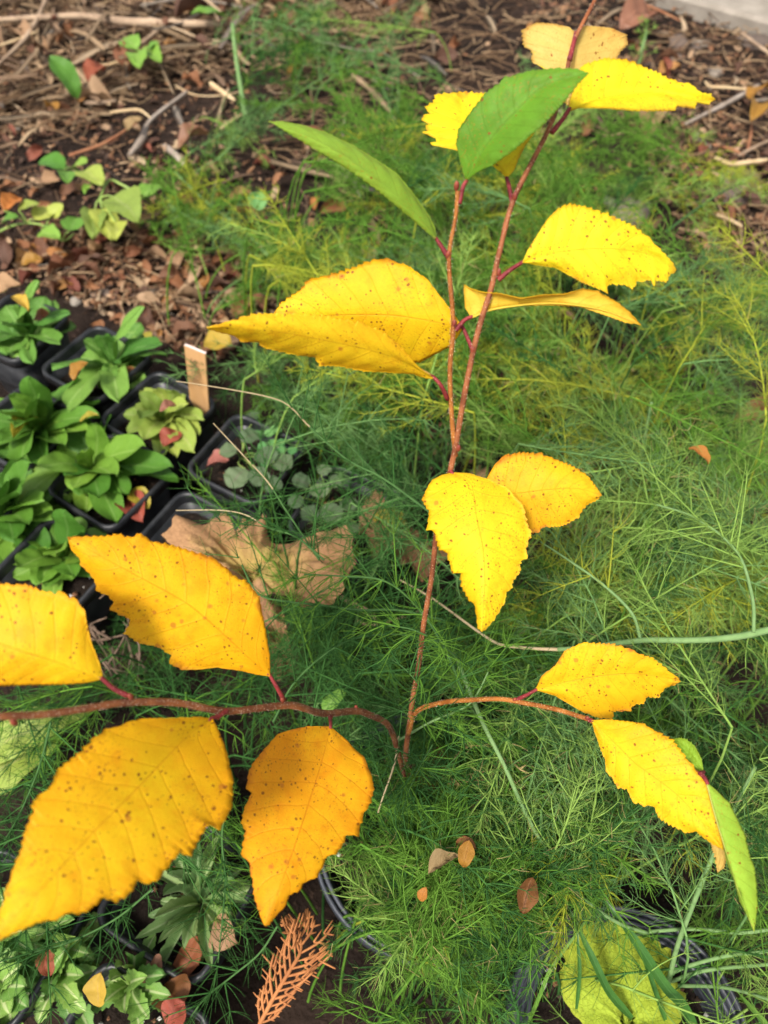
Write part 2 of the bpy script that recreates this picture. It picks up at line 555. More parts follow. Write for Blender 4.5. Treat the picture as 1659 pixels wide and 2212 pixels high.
# ================================================================ pots
RIM = 0.085
PA = R(-30)
E1 = np.array([math.cos(PA), math.sin(PA)])
E2 = np.array([math.sin(PA), -math.cos(PA)])


def rsq(s, r, n=5):
    """rounded square outline of side s"""
    out = []
    for k, (cx, cy) in enumerate(((1, 1), (-1, 1), (-1, -1), (1, -1))):
        for a in np.linspace(k * math.pi / 2, (k + 1) * math.pi / 2, n):
            out.append((cx * (s / 2 - r) + r * math.cos(a), cy * (s / 2 - r) + r * math.sin(a)))
    return np.array(out)


def loft(rings, z):
    n = len(rings[0])
    v = np.concatenate([np.column_stack([r_, np.full(n, zz)]) for r_, zz in zip(rings, z)])
    return v, grid_faces(len(rings), n, close=True)


def to_world(v, c, ang):
    ca, sa = math.cos(ang), math.sin(ang)
    o = v.copy()
    o[:, 0] = c[0] + v[:, 0] * ca - v[:, 1] * sa
    o[:, 1] = c[1] + v[:, 0] * sa + v[:, 1] * ca
    return o


def soil_disc(outline, z, rng, amp=0.004):
    """uneven soil filling an outline"""
    n = len(outline)
    rr = np.linspace(0, 1, 8)[1:]
    v = [np.array([[0, 0, z + amp]])]
    for q in rr:
        p = outline * q
        hz = z + amp * (1.3 - q) + 0.004 * (vnoise(p[:, 0] * 160 + 9, p[:, 1] * 160 + rng.integers(99), 5) - 0.5) + 0.004 * (vnoise(p[:, 0] * 60, p[:, 1] * 60 + 7, 6) - 0.5)
        v.append(np.column_stack([p, hz]))
    v = np.vstack(v)
    e = np.arange(n)
    t = np.stack([np.zeros(n, int), 1 + e, 1 + (e + 1) % n], -1)
    return v, [grid_faces(7, n, off=1, close=True), t]


prng = np.random.default_rng(5)


def square_pot(c, ang, label, s=0.082, rim=RIM, soil_z=0.062, tilt=0.0):
    rt = root('nursery_pot', (c[0], c[1], 0), label, 'pot', 'square black nursery pots')
    z = rim
    v, f = loft([rsq(s * 0.70, 0.008), rsq(s * 0.70, 0.008), rsq(s - 0.008, 0.011), rsq(s - 0.0105, 0.010), rsq(s * 0.72, 0.008)],
                [0.0, 0.002, z - 0.010, z - 0.010, 0.004])
    part('wall', to_world(v, c, ang), f, [M['plastic']], rt)
    v, f = loft([rsq(s - 0.0078, 0.011), rsq(s - 0.001, 0.012), rsq(s, 0.0125), rsq(s - 0.001, 0.012), rsq(s - 0.006, 0.011), rsq(s - 0.0085, 0.010), rsq(s - 0.0105, 0.009)],
                [z - 0.012, z - 0.011, z - 0.004, z, z, z - 0.0025, z - 0.012])
    part('rim', to_world(v, c, ang), f, [M['plastic']], rt)
    out = rsq(s * (0.70 + 0.26 * soil_z / rim) - 0.002, 0.009, 6)
    v, f = soil_disc(out, soil_z, prng)
    part('soil', to_world(v, c, ang), f, [M['pot_soil']], rt)
    return rt


POTS = {
    'A': ((-0.123, 0.435), 0, 'black square pot holding round grey leaves beside the asparagus'),
    'B': ((-0.211, 0.490), -4, 'black square pot with the wooden tag and pale green rosette'),
    'C': ((-0.283, 0.556), -3, 'black square pot with the upright leaf, farthest back beside bare litter'),
    'D': ((-0.378, 0.607), 3, 'black square pot cut by the left edge, farthest back of all'),
    'E': ((-0.333, 0.472), -1, 'black square pot under the glossy rosette at the left edge'),
    'F': ((-0.240, 0.410), -3, 'black square pot with the bright green rosette in the middle of the group'),
    'G': ((-0.160, 0.346), 0, 'black square pot behind the large dried brown leaf'),
    'H': ((-0.268, 0.318), 1, 'black square pot directly behind the tip of the spotted leaf'),
    'N': ((-0.366, 0.372), 0, 'black square pot crowded by leaves at the left edge, nearest row'),
    'I': ((-0.030, 0.375), 2, 'black square pot half hidden under the asparagus near the stem'),
    'K': ((-0.128, 0.083), 2, 'black square pot with long grey green leaves under the big yellow leaf'),
    'J': ((-0.150, -0.006), 6, 'black square pot at the bottom edge with small toothed leaves'),
    'O': ((-0.236, 0.058), 4, 'black square pot in the bottom left corner full of toothed rosettes'),
}
for k, (c, da, lab) in POTS.items():
    square_pot(c, PA + R(da), lab)


def round_pot(c, r, rim, soil_z, label, ribs=3):
    rt = root('round_pot', (c[0], c[1], 0), label, 'pot')
    a = np.linspace(0, 2 * math.pi, 56, endpoint=False)
    ring = lambda q: np.column_stack([np.cos(a), np.sin(a)]) * q
    v, f = loft([ring(r * .78), ring(r - .006), ring(r - .0075), ring(r * .79)], [0, rim - .014, rim - .014, .003])
    part('wall', to_world(v, c, 0), f, [M['old_plastic']], rt)
    rr, zz = [ring(r - .006)], [rim - .018]
    for i in range(ribs):
        w0 = r - .001 - i * .0035
        rr += [ring(w0), ring(w0 - .0008), ring(w0 - .0026), ring(w0 - .0034)]
        zz += [rim - .004 - (0.010 if i == 0 else 0.002), rim - .0006 * i, rim - .0006 * i, rim - .003]
    rr += [ring(r - .0035 * ribs - .003)]; zz += [rim - .02]
    v, f = loft(rr, zz)
    part('rim', to_world(v, c, 0), f, [M['old_plastic']], rt)
    v, f = soil_disc(ring(r * .93 - .004), soil_z, prng, .006)
    part('soil', to_world(v, c, 0), f, [M['pot_soil']], rt)
    return rt


round_pot((0.030, 0.114), 0.077, 0.115, 0.095, 'round black pot in which the yellow leaved sapling grows', 2)
round_pot((0.137, 0.004), 0.070, 0.100, 0.080, 'round ribbed black pot with the big yellow green leaf at bottom right', 4)

# ================================================================ the birch sapling
def stem_mat(name, ca, cb, speck):
    t = NT(name)
    tc = t.n('TexCoord').outputs['Object']
    nz = t.n('TexNoise', Vector=tc, Scale=120.0, Detail=4.0)
    c = t.mix(t.smooth(nz.outputs[0], 0.35, 0.65), tuple(x * 0.72 for x in ca), cb)
    vo = t.n('TexVoronoi', Vector=tc, Scale=950.0)
    dot = t.math('SUBTRACT', 1.0, t.smooth(vo.outputs['Distance'], 0.16, 0.36))
    rnd = t.n('SeparateXYZ', Vector=vo.outputs['Color'])
    c = t.mix(t.math('MULTIPLY', t.math('MULTIPLY', dot, t.math('LESS_THAN', rnd.outputs[0], 0.6)), 0.85), c, speck)
    return t.finish(c, 0.6, 0.3, bump=dot, bstr=0.7, bdist=0.0003)


M['bark'] = stem_mat('young_bark', (0.22, 0.062, 0.022), (0.30, 0.10, 0.034), (0.52, 0.30, 0.18))
M['bark_orange'] = stem_mat('orange_bark', (0.31, 0.095, 0.014), (0.37, 0.135, 0.024), (0.62, 0.36, 0.14))
M['bark_low'] = stem_mat('lower_bark', (0.16, 0.048, 0.020), (0.24, 0.082, 0.028), (0.42, 0.27, 0.17))
M['petiole'] = stem_mat('crimson_petiole', (0.17, 0.016, 0.022), (0.25, 0.03, 0.03), (0.42, 0.13, 0.10))
M['bud'] = simple('bud', (0.16, 0.03, 0.02), (0.28, 0.06, 0.03), 300, 0.5, 0.4)

sap_base = np.array([0.020, 0.150, 0.095])
sap = root('birch_sapling', sap_base, 'young birch sapling with spotted yellow leaves on thin orange brown stems', 'sapling')


def Wp(*pts):
    return np.array([W(*p) for p in pts])


main_px = [(1305, -45, .278), (1285, 0, .275), (1240, 90, .272), (1222, 165, .271), (1200, 240, .270), (1175, 300, .271), (1110, 430, .277), (1080, 540, .283),
           (1062, 620, .288), (1040, 690, .293), (1022, 760, .298), (1000, 870, .308), (985, 960, .318), (972, 1020, .325), (945, 1140, .342), (932, 1250, .358),
           (915, 1350, .372), (904, 1440, .385), (893, 1500, .394), (885, 1560, .404), (877, 1640, .430)]
mp = np.vstack([Wp(*main_px), sap_base + np.array([0, 0, 0.012]), sap_base - np.array([0, 0, 0.01])])[::-1]
v, f = tube(mp, [0.0017, 0.0014, 0.0013, 0.00125, 0.0012, 0.00118, 0.00112, 0.00105, 0.00093, 0.0008, 0.0007, 0.0006], 10, 8, 0.035, 1)
sap_main = part('stem', v, f, [M['bark']], sap)
sf = Wp((984, 985, .3215), (976, 900, .312), (972, 800, .303), (979, 700, .296), (970, 560, .287), (984, 470, .281), (989, 412, .277))
v, f = tube(sf, [0.00105, 0.00098, 0.00095, 0.0009, 0.0008, 0.0007, 0.0009], 10, 9, 0.035, 2)
sap_fork = part('branch', v, f, [M['bark_orange']], sap)
lb = Wp((874, 1680, .448), (856, 1610, .428), (838, 1566, .404), (800, 1545, .380), (770, 1536, .368), (700, 1541, .340), (640, 1525, .315), (600, 1525, .305),
        (550, 1531, .293), (480, 1536, .280), (380, 1518, .264), (270, 1518, .249), (200, 1528, .240), (100, 1543, .229), (0, 1548, .219), (-110, 1560, .21))
v, f = tube(lb, [0.0014, 0.0016, 0.0016, 0.00145, 0.0013, 0.0012, 0.0011, 0.0010], 10, 8, 0.04, 3)
sap_left = part('branch', v, f, [M['bark_low']], sap)
rb = Wp((882, 1585, .408), (900, 1537, .396), (960, 1517, .378), (1020, 1512, .362), (1080, 1510, .349), (1130, 1518, .341), (1200, 1532, .331), (1250, 1547, .323), (1277, 1557, .319),
        (1340, 1590, .312), (1430, 1635, .302), (1512, 1672, .294))
v, f = tube(rb, [0.0013, 0.0012, 0.0011, 0.0010, 0.0009, 0.0008], 10, 8, 0.035, 4)
sap_right = part('branch', v, f, [M['bark_orange']], sap)
M['fuzz'] = simple('stem_hair', (.55, .38, .26), (.70, .55, .42), 90, .8, .1)


def fuzz(stem_obj, path, rad, n, seed):
    r_ = np.random.default_rng(seed)
    q = resample(np.column_stack([spline(path, 8), np.interp(np.linspace(0, 1, (len(path) - 1) * 8 + 1), np.linspace(0, 1, len(rad)), rad)]), 300)
    i = r_.integers(2, 298, n)
    T = norm(np.gradient(q[:, :3], axis=0))[i]
    d = norm(np.cross(T, r_.standard_normal((n, 3))))
    b = q[i, :3] + d * (q[i, 3] * .9)[:, None] + T * r_.normal(0, .0002, (n, 1))
    ln = r_.uniform(.0003, .0007, (n, 1))
    v, f = tubes(b, b + d * ln * .5, b + norm(d + r_.normal(0, .35, (n, 3))) * ln, np.full(n, .00006), np.full(n, .00003), 2, 3)
    h = part('hairs', v, f, [M['fuzz']], stem_obj)
    h['kind'] = 'stuff'


for so, pa, ra, n_ in ((sap_main, mp, [.0020, .0015, .0014, .0012, .00095, .0007], 1500), (sap_fork, sf, [.0012, .0011, .001, .0008], 500), (sap_left, lb, [.0014, .0016, .0013, .0011, .001], 1100), (sap_right, rb, [.0013, .0011, .0009, .0008], 700)):
    fuzz(so, pa, ra, n_, n_)
for b in [(1222, 165, .2705), (1112, 425, .276), (1077, 590, .2865), (1021, 757, .2975), (990, 968, .318), (610, 1512, .306), (470, 1548, .279), (715, 1548, .345),
          (282, 1505, .250), (769, 1528, .367), (30, 1560, .2225), (1112, 1512, .3435), (1268, 1552, .320), (986, 402, .2765), (981, 700, .2955), (968, 552, .2865), (889, 1556, .4015)]:
    v, f = ellipsoid(W(*b), (0.0010, 0.0010, 0.0021), n=7, m=8)
    part('bud', v, f, [M['bud']], sap)

LEMON = ((0.808, 0.696, 0.016), (0.771, 0.596, 0.012))
YEL = ((0.816, 0.574, 0.011), (0.778, 0.475, 0.008))
ORA = ((0.825, 0.448, 0.008), (0.783, 0.337, 0.006))
DEEP = ((0.78, 0.40, 0.008), (0.70, 0.28, 0.006))
GRN = ((0.136, 0.304, 0.020), (0.104, 0.248, 0.016))
GRN2 = ((0.30, 0.48, 0.05), (0.25, 0.42, 0.04))
PALE = ((0.66, 0.48, 0.13), (0.60, 0.42, 0.10))
PALEG = ((0.46, 0.46, 0.10), (0.42, 0.44, 0.09))


def px2(block, pts):
    """trace read off an eighth of the photograph"""
    ox, oy = {1: (0, 0), 2: (829.5, 0), 3: (0, 553), 4: (829.5, 553), 5: (0, 1106), 6: (829.5, 1106), 7: (0, 1659), 8: (829.5, 1659)}[block]
    return [(x / 2 + ox, y / 2 + oy) for x, y in pts]


lseed = [0]


def birch_leaf(mid, left, right, dl, dr, ctop, cunder, petiole=None, flip=False, spots=0.5, blotch=0.3, edge=0.4, pillow=0.0008, pleat=0.0005,
               teeth=0.0013, nteeth=30, nv=9, label=None, bow=0.0, curl=0.0):
    """leaf between its midrib and two edges; dl, dr lift the edges towards or away from the eye, in metres"""
    lseed[0] += 1
    rng = np.random.default_rng(100 + lseed[0])
    N, H = 230, 6
    mid = np.asarray(mid, dtype=float)
    m3 = resample(spline(mid, 14), N)
    base, tip = mid[0, :2], mid[-1, :2]
    u = np.linspace(0, 1, N)
    dmid = m3[:, 2]

    def edge3(pts, dd):
        pts = np.vstack([base, np.asarray(pts, dtype=float), tip])
        e = resample(pts, N)
        ker = np.ones(23) / 23.0
        pad = np.vstack([np.repeat(e[:1], 11, 0), e, np.repeat(e[-1:], 11, 0)])
        sm = np.stack([np.convolve(pad[:, c_], ker, 'valid') for c_ in (0, 1)], -1)
        wgt = np.clip(np.minimum(u, 1 - u) * 14 - .6, 0, 1)[:, None]
        e = e + 0.25 * wgt * (e - sm)
        dep = dmid + dd * np.sin(math.pi * np.clip(u, 0, 1)) ** 0.7
        return np.array([W(x, y, d) for (x, y), d in zip(e, dep)])
    Mp = np.array([W(x, y, d) for x, y, d in m3])
    ed = [edge3(left, dl), edge3(right, dr)]
    sgrow = np.sin(math.pi * u) ** 0.35
    for k in (0, 1):
        outd = norm(ed[k] - Mp + 1e-9)
        fwd = norm(np.gradient(Mp, axis=0))
        ph = u * nteeth * (0.93 + 0.1 * k) + 0.6 * np.sin(u * 9 + k * 2 + lseed[0]) + 0.5 * np.sin(u * 23 + k + 2 * lseed[0])
        t1 = ph % 1.0
        saw = np.where(t1 < 0.72, t1 / 0.72, (1 - t1) / 0.28)
        t2 = (ph * 2.6) % 1.0
        saw2 = np.where(t2 < 0.7, t2 / 0.7, (1 - t2) / 0.3)
        amp = teeth * 0.75 * sgrow * (0.45 + 1.0 * vnoise(u * 23 + 5 * k, u * 0 + lseed[0], 9))
        amp[:6] *= np.linspace(0, 1, 6); amp[-3:] *= np.array([1, 0.5, 0])
        ed[k] = ed[k] + (outd * 0.8 + fwd * 0.6) * (amp * (saw + 0.35 * saw2 - 0.5))[:, None]
    hv = np.array([0, .2, .42, .62, .80, .91, 1.0])
    vv = np.concatenate([-hv[::-1], hv[1:]])
    side = (vv > 0).astype(int)
    E = np.stack(ed, 0)[side]                       # (2H+1, N, 3)
    a = np.abs(vv)[:, None, None]
    k31 = np.ones(41) / 41.0
    Es = []
    for e_ in ed:
        tr = (e_ - Mp)
        pad = np.vstack([2 * tr[:1] - tr[20:0:-1], tr, 2 * tr[-1:] - tr[-2:-22:-1]])
        Es.append(Mp + np.stack([np.convolve(pad[:, c_], k31, 'valid') for c_ in range(3)], -1))
    Es = np.stack(Es, 0)[side]
    w_ = np.clip((a - .62) / .38, 0, 1) ** 1.3
    ends = np.clip(np.minimum(u, 1 - u) * 10, 0, 1)[None, :, None]
    Ein = Es * ends + E * (1 - ends)
    S = Mp[None] * (1 - a) + (Ein * (1 - w_) + E * w_) * a
    nrm0 = norm(np.cross(np.gradient(Mp, axis=0), ed[1] - ed[0] + 1e-9))
    nm = norm(nrm0.mean(0))
    toc = C0 - Mp[N // 2]
    sg = 1.0 if nm @ toc > 0 else -1.0
    nm = nm * sg
    wid = np.linalg.norm(E - Mp[None], axis=2)      # local half width
    # veins press grooves into the blade: pleats between them
    phase = (u[None] - 0.16 * np.abs(vv)[:, None]) * nv
    pl = 0.5 + 0.5 * np.cos(2 * math.pi * (phase - 0.5)) * 0.85 + 0.15 * (1 - np.abs((phase % 1.0) - 0.5) * 2)
    top = -1.0 if flip else 1.0
    lift = pillow * np.sin(math.pi * np.abs(vv))[:, None] * np.sin(math.pi * u)[None] ** 0.6
    lift = lift + pleat * (0.5 - pl) * np.minimum(np.abs(vv)[:, None] * 2.2, 1) * (1 - .75 * np.abs(vv)[:, None] ** 3) * np.sin(math.pi * u)[None] ** 0.5
    lift = lift + 0.0009 * (vnoise(u[None] * 5 + lseed[0], vv[:, None] * 2.3 + 7, 11) - 0.5) + bow * np.sin(math.pi * u)[None]
    lift = lift + curl * np.abs(vv)[:, None] ** 3 * (vnoise(u[None] * 7, vv[:, None] * 0 + lseed[0], 4) - 0.3)
    S = S + nm * (lift * top)[:, :, None]
    du = np.gradient(S, axis=1); dv = np.gradient(S, axis=0)
    nn = norm(np.cross(du, dv))
    if (nn.reshape(-1, 3).mean(0) @ nm) < 0: nn = -nn
    nn = nn * top
    th = 0.00011
    topv = S + nn * th; botv = S - nn * th
    nv_ = (2 * H + 1) * N
    verts = np.concatenate([topv.reshape(-1, 3), botv.reshape(-1, 3)])
    F = grid_faces(2 * H + 1, N)
    # wind so that the top side's normals face outwards
    p = verts[F[F.shape[0] // 2]]
    if np.cross(p[1] - p[0], p[2] - p[0]) @ nn[H, N // 2] < 0: F = F[:, ::-1]
    per = np.concatenate([np.arange(N), (2 * H) * N + np.arange(N)])
    rimq = []
    for row in (0, 2 * H):
        i = row * N + np.arange(N - 1)
        rimq.append(np.stack([i, i + 1, i + 1 + nv_, i + nv_], -1))
    rimq = np.vstack(rimq)
    faces = np.vstack([F, F[:, ::-1] + nv_, rimq])
    midx = np.concatenate([np.zeros(len(F)), np.ones(len(F)), np.zeros(len(rimq))])
    L = np.linalg.norm(np.diff(Mp, axis=0), axis=1).sum()
    uv = np.stack([np.broadcast_to(u[None], (2 * H + 1, N)), np.broadcast_to(vv[:, None], (2 * H + 1, N)), np.zeros((2 * H + 1, N))], -1).reshape(-1, 3)
    fl = np.stack([np.broadcast_to(u[None] * L, (2 * H + 1, N)), vv[:, None] * wid, np.zeros((2 * H + 1, N))], -1).reshape(-1, 3)
    k = lseed[0]
    mt = birch_leaf_mat('birch_leaf_top', ctop[0], ctop[1], spots, blotch, edge, False, float(nv), seed=k * 0.37)
    mu = birch_leaf_mat('birch_leaf_under', cunder[0], cunder[1], spots * 0.5, 0.0, edge * 0.5, True, float(nv), seed=k * 0.37)
    leaf = part('leaf', verts, faces, [mt, mu], sap, midx=midx, attrs={'leaf_uv': np.vstack([uv, uv]), 'leaf_flat': np.vstack([fl, fl])})
    if label: leaf['label'] = label
    # midrib standing out on the underside
    mr = S[H] - nn[H] * 0.00035
    v, f = tube(mr[2:-4:8], [0.00042, 0.0003, 0.00012], 6, 2)
    o = bpy.data.objects.new('midrib', mesh_np('midrib', v - ORIG[sap.name], f, [mu])); col.objects.link(o); o.parent = leaf
    if petiole is not None:
        pts = Wp(*petiole)
        pts = np.vstack([S[H][3], S[H][0], pts])
        v, f = tube(pts, [0.0006, 0.0007, 0.0008, 0.0010], 8, 5, 0.03, k)
        o = bpy.data.objects.new('petiole', mesh_np('petiole', v - ORIG[sap.name], f, [M['petiole']])); col.objects.link(o); o.parent = leaf
    return leaf


# top leaf, seen from below, behind the stem
birch_leaf([(1243, 72, .2745), (1243, 120, .276), (1240, 170, .276), (1226, 228, .277)],
           px2(2, [(800, 118), (740, 103), (660, 97), (600, 130), (600, 165), (605, 195), (640, 215), (640, 265), (685, 290), (720, 350)]),
           px2(2, [(865, 113), (905, 113), (985, 122), (1045, 150), (1053, 190), (1020, 225), (1000, 265), (960, 330), (890, 400)]),
           .004, .004, LEMON, PALE, petiole=[(1240, 90, .2715), (1230, 130, .2705)], flip=True, spots=.35, blotch=0, edge=.5, nv=8, teeth=0.00170, label='pale underside of the topmost leaf')
birch_leaf([(1229, 238, .272), (1300, 212, .274), (1400, 200, .276), (1500, 212, .277), (1545, 216, .279)],
           px2(2, [(803, 430), (830, 370), (850, 290), (900, 268), (960, 252), (1050, 258), (1110, 280), (1180, 310), (1250, 345), (1330, 365), (1370, 400), (1410, 408)]),
           px2(2, [(840, 465), (960, 468), (1090, 478), (1200, 480), (1255, 478), (1262, 460), (1340, 467), (1350, 445), (1400, 455), (1415, 440)]),
           -.003, -.010, LEMON, PALE, petiole=[(1215, 258, .272), (1192, 286, .271)], spots=.32, blotch=.12, edge=.5, nv=10, label='bright yellow leaf pointing right near the top')
birch_leaf([(1095, 384, .281), (1070, 340, .282), (1035, 280, .286), (990, 200, .294)],
           px2(2, [(470, 715), (380, 670), (305, 645), (215, 625), (230, 600), (180, 575), (190, 535), (170, 520), (190, 490), (185, 460), (215, 440), (225, 410)]),
           px2(2, [(560, 740), (580, 690), (610, 630), (645, 580), (620, 500), (540, 430), (425, 408)]),
           -.002, -.002, LEMON, PALE, petiole=[(1100, 405, .279), (1107, 438, .2775)], spots=.6, blotch=.1, edge=.4, teeth=0.00204, label='yellow leaf half hidden behind the green one')
birch_leaf([(1007, 391, .277), (1055, 308, .268), (1110, 244, .262), (1175, 185, .258), (1272, 158, .255)],
           px2(2, [(335, 720), (310, 620), (320, 560), (360, 500), (430, 410), (530, 335), (640, 305), (750, 295), (840, 300)]),
           px2(2, [(400, 745), (470, 715), (560, 650), (640, 580), (690, 540), (780, 440), (840, 360), (870, 330)]),
           .001, -.006, GRN, GRN2, petiole=[(1000, 404, .2775), (992, 440, .279)], spots=.22, blotch=0, edge=0.0, pleat=.0007, teeth=0.00085, label='green leaf with serrated edge near the top')
birch_leaf([(944, 518, .289), (905, 468, .280), (840, 405, .270), (760, 345, .262), (680, 300, .256), (580, 262, .250)],
           [(940, 490), (927, 465), (895, 420), (860, 378), (829, 356), (765, 315), (700, 285), (650, 270), (610, 262)],
           [(925, 505), (880, 465), (829, 424), (760, 372), (710, 340), (650, 303), (605, 277)],
           .008, .001, GRN2, PALEG, petiole=[(952, 530, .2885), (966, 552, .287)], spots=.18, blotch=0, edge=0, pleat=.0005, teeth=0.00068, label='slender green leaf pointing to the upper left')
birch_leaf([(1000, 708, .300), (905, 690, .298), (829, 681, .298), (700, 682, .300), (582, 692, .303)],
           [(985, 685), (972, 667), (950, 638), (922, 602), (882, 575), (832, 558), (790, 566), (772, 575), (720, 592), (668, 604), (650, 625), (604, 658)],
           [(990, 725), (975, 746), (940, 764), (910, 780), (850, 790), (760, 775), (680, 745), (620, 715)],
           -.004, .020, YEL, PALE, petiole=[(1012, 735, .299), (1021, 755, .298)], spots=.45, blotch=.4, edge=.6, pleat=.0007, label='broad yellow leaf with rusty upper margin, left of the fork')
birch_leaf([(936, 816, .301), (868, 780, .290), (800, 757, .282), (700, 735, .274), (600, 716, .268), (520, 709, .264), (446, 707, .262)],
           px2(4, [(150, 480), (70, 390), (0, 330)]) + px2(3, [(1550, 285), (1400, 260), (1250, 250), (1100, 255), (1020, 275)]),
           px2(4, [(180, 525), (130, 507), (0, 500)]) + px2(3, [(1560, 495), (1480, 478), (1385, 472), (1360, 437), (1230, 415), (1140, 395), (1115, 375), (1050, 370), (1000, 340), (940, 325)]),
           -.004, .012, ((0.833, 0.597, 0.016), (0.794, 0.501, 0.011)), PALE, petiole=[(952, 832, .3015), (967, 862, .3085)], spots=.40, blotch=.12, edge=.35, pleat=.0007, label='long yellow leaf with its tip far to the left')
birch_leaf([(1128, 567, .285), (1190, 548, .283), (1260, 539, .282), (1330, 538, .282), (1405, 550, .284), (1461, 583, .287)],
           [(1140, 540), (1160, 508), (1178, 480), (1195, 460), (1215, 446), (1232, 441), (1262, 446), (1310, 462), (1345, 478), (1372, 490), (1402, 515), (1432, 545), (1454, 568)],
           px2(4, [(740, 50), (850, 110), (960, 155), (970, 120), (1040, 125), (1075, 140), (1090, 110), (1150, 105), (1165, 128), (1172, 105), (1220, 110), (1235, 80), (1258, 70)]),
           -.003, .005, LEMON, PALE, petiole=[(1100, 585, .2855), (1076, 605, .287)], spots=.60, blotch=.12, edge=.5, pleat=.0006, label='lemon yellow leaf with many specks on the right')
birch_leaf([(1017, 684, .295), (1070, 666, .293), (1150, 656, .290), (1230, 655, .288), (1310, 672, .287), (1384, 702, .289)],
           px2(4, [(350, 225), (345, 150), (348, 125), (375, 140), (430, 155), (500, 160), (590, 180), (680, 168), (780, 165), (860, 142), (920, 150), (1010, 200), (1060, 240)]),
           px2(4, [(420, 240), (560, 215), (700, 211), (850, 222), (950, 252), (1050, 290)]),
           -.004, .001, YEL, ((.74, .57, .07), (.78, .50, .035)), petiole=[(1003, 692, .2955), (984, 714, .297)], flip=True, spots=.1, blotch=.1, edge=.15, pleat=.0003, teeth=0.00068, label='twisted leaf seen edge on showing its pale underside')
birch_leaf([(976, 1021, .323), (1017, 1046, .316), (1029, 1116, .308), (1042, 1181, .304), (1047, 1246, .302), (1044, 1306, .302), (1041, 1365, .304)],
           px2(4, [(250, 945), (210, 965), (190, 995), (165, 1050), (180, 1080), (195, 1105)]) + px2(6, [(187, 75), (215, 85), (240, 160), (270, 175), (285, 225), (300, 260), (330, 265), (335, 320), (370, 385), (390, 395), (400, 450), (405, 500)]),
           px2(4, [(370, 940), (450, 965), (530, 1000), (600, 1080)]) + px2(6, [(620, 60), (635, 90), (615, 150), (615, 200), (590, 210), (585, 260), (555, 300), (550, 330), (530, 345), (520, 390), (490, 440), (470, 470), (440, 505)]),
           .008, .006, ((0.823, 0.616, 0.013), (0.794, 0.520, 0.010)), PALE, petiole=[(972, 1012, .3245)], spots=.95, blotch=.1, edge=.3, teeth=0.00136, pleat=.0003, label='speckled yellow leaf hanging straight down in front of the stem')
birch_leaf([(1040, 1062, .330), (1110, 1066, .328), (1180, 1058, .326), (1245, 1055, .326), (1300, 1070, .328)],
           [(1045, 1045), (1056, 1025), (1069, 1003), (1089, 984), (1124, 978), (1169, 980), (1199, 992), (1239, 1008), (1269, 1028), (1289, 1053)],
           [(1070, 1085), (1100, 1115), (1130, 1142), (1146, 1151), (1160, 1150), (1174, 1138), (1209, 1136), (1224, 1131), (1249, 1118), (1257, 1103), (1269, 1090), (1290, 1080)],
           .002, .006, ((0.794, 0.501, 0.010), (0.774, 0.423, 0.008)), PALE, petiole=[(1015, 1050, .3295), (972, 1030, .327)], spots=.65, blotch=.2, edge=.6, label='speckled yellow leaf tucked behind the hanging one')
birch_leaf([(583, 1460, .300), (540, 1424, .293), (500, 1386, .288), (450, 1341, .283), (400, 1301, .279), (320, 1256, .274), (225, 1206, .269), (146, 1160, .266)],
           px2(5, [(1165, 620), (1145, 500), (1130, 420), (1120, 370), (1090, 330), (1060, 297), (1030, 290), (1000, 265), (950, 220), (900, 192), (840, 175), (760, 150), (720, 140), (650, 125), (610, 97), (560, 110), (510, 97), (450, 105), (370, 105)]),
           px2(5, [(1110, 700), (1040, 685), (940, 672), (860, 680), (790, 680), (735, 652), (738, 618), (680, 580), (600, 565), (540, 522), (563, 490), (555, 462), (520, 445), (480, 420), (490, 390), (470, 365), (420, 340), (410, 300), (385, 265), (350, 230), (340, 195), (308, 165)]),
           .006, .006, ((0.820, 0.508, 0.008), (0.800, 0.403, 0.006)), PALE, petiole=[(598, 1485, .302), (613, 1512, .308)], spots=.55, blotch=.45, edge=.6, teeth=0.00119, nteeth=34, nv=10, pleat=.0006, label='large golden leaf with rusty blotches and brown tip')
birch_leaf([(222, 1467, .247), (175, 1451, .243), (110, 1426, .239), (50, 1408, .236), (0, 1391, .235), (-70, 1366, .235), (-150, 1335, .237)],
           px2(5, [(430, 660), (395, 570), (375, 490), (365, 430), (330, 385), (270, 350), (240, 355), (170, 340), (110, 315), (50, 315), (0, 308), (-70, 300), (-150, 320), (-240, 370)]),
           px2(5, [(370, 738), (280, 742), (130, 748), (0, 752), (-100, 740), (-200, 680), (-270, 560)]),
           .005, .006, ((0.842, 0.550, 0.010), (0.820, 0.444, 0.008)), PALE, petiole=[(245, 1487, .2485), (276, 1503, .2505)], spots=.6, blotch=.2, edge=.4, label='golden leaf cut off by the left edge')
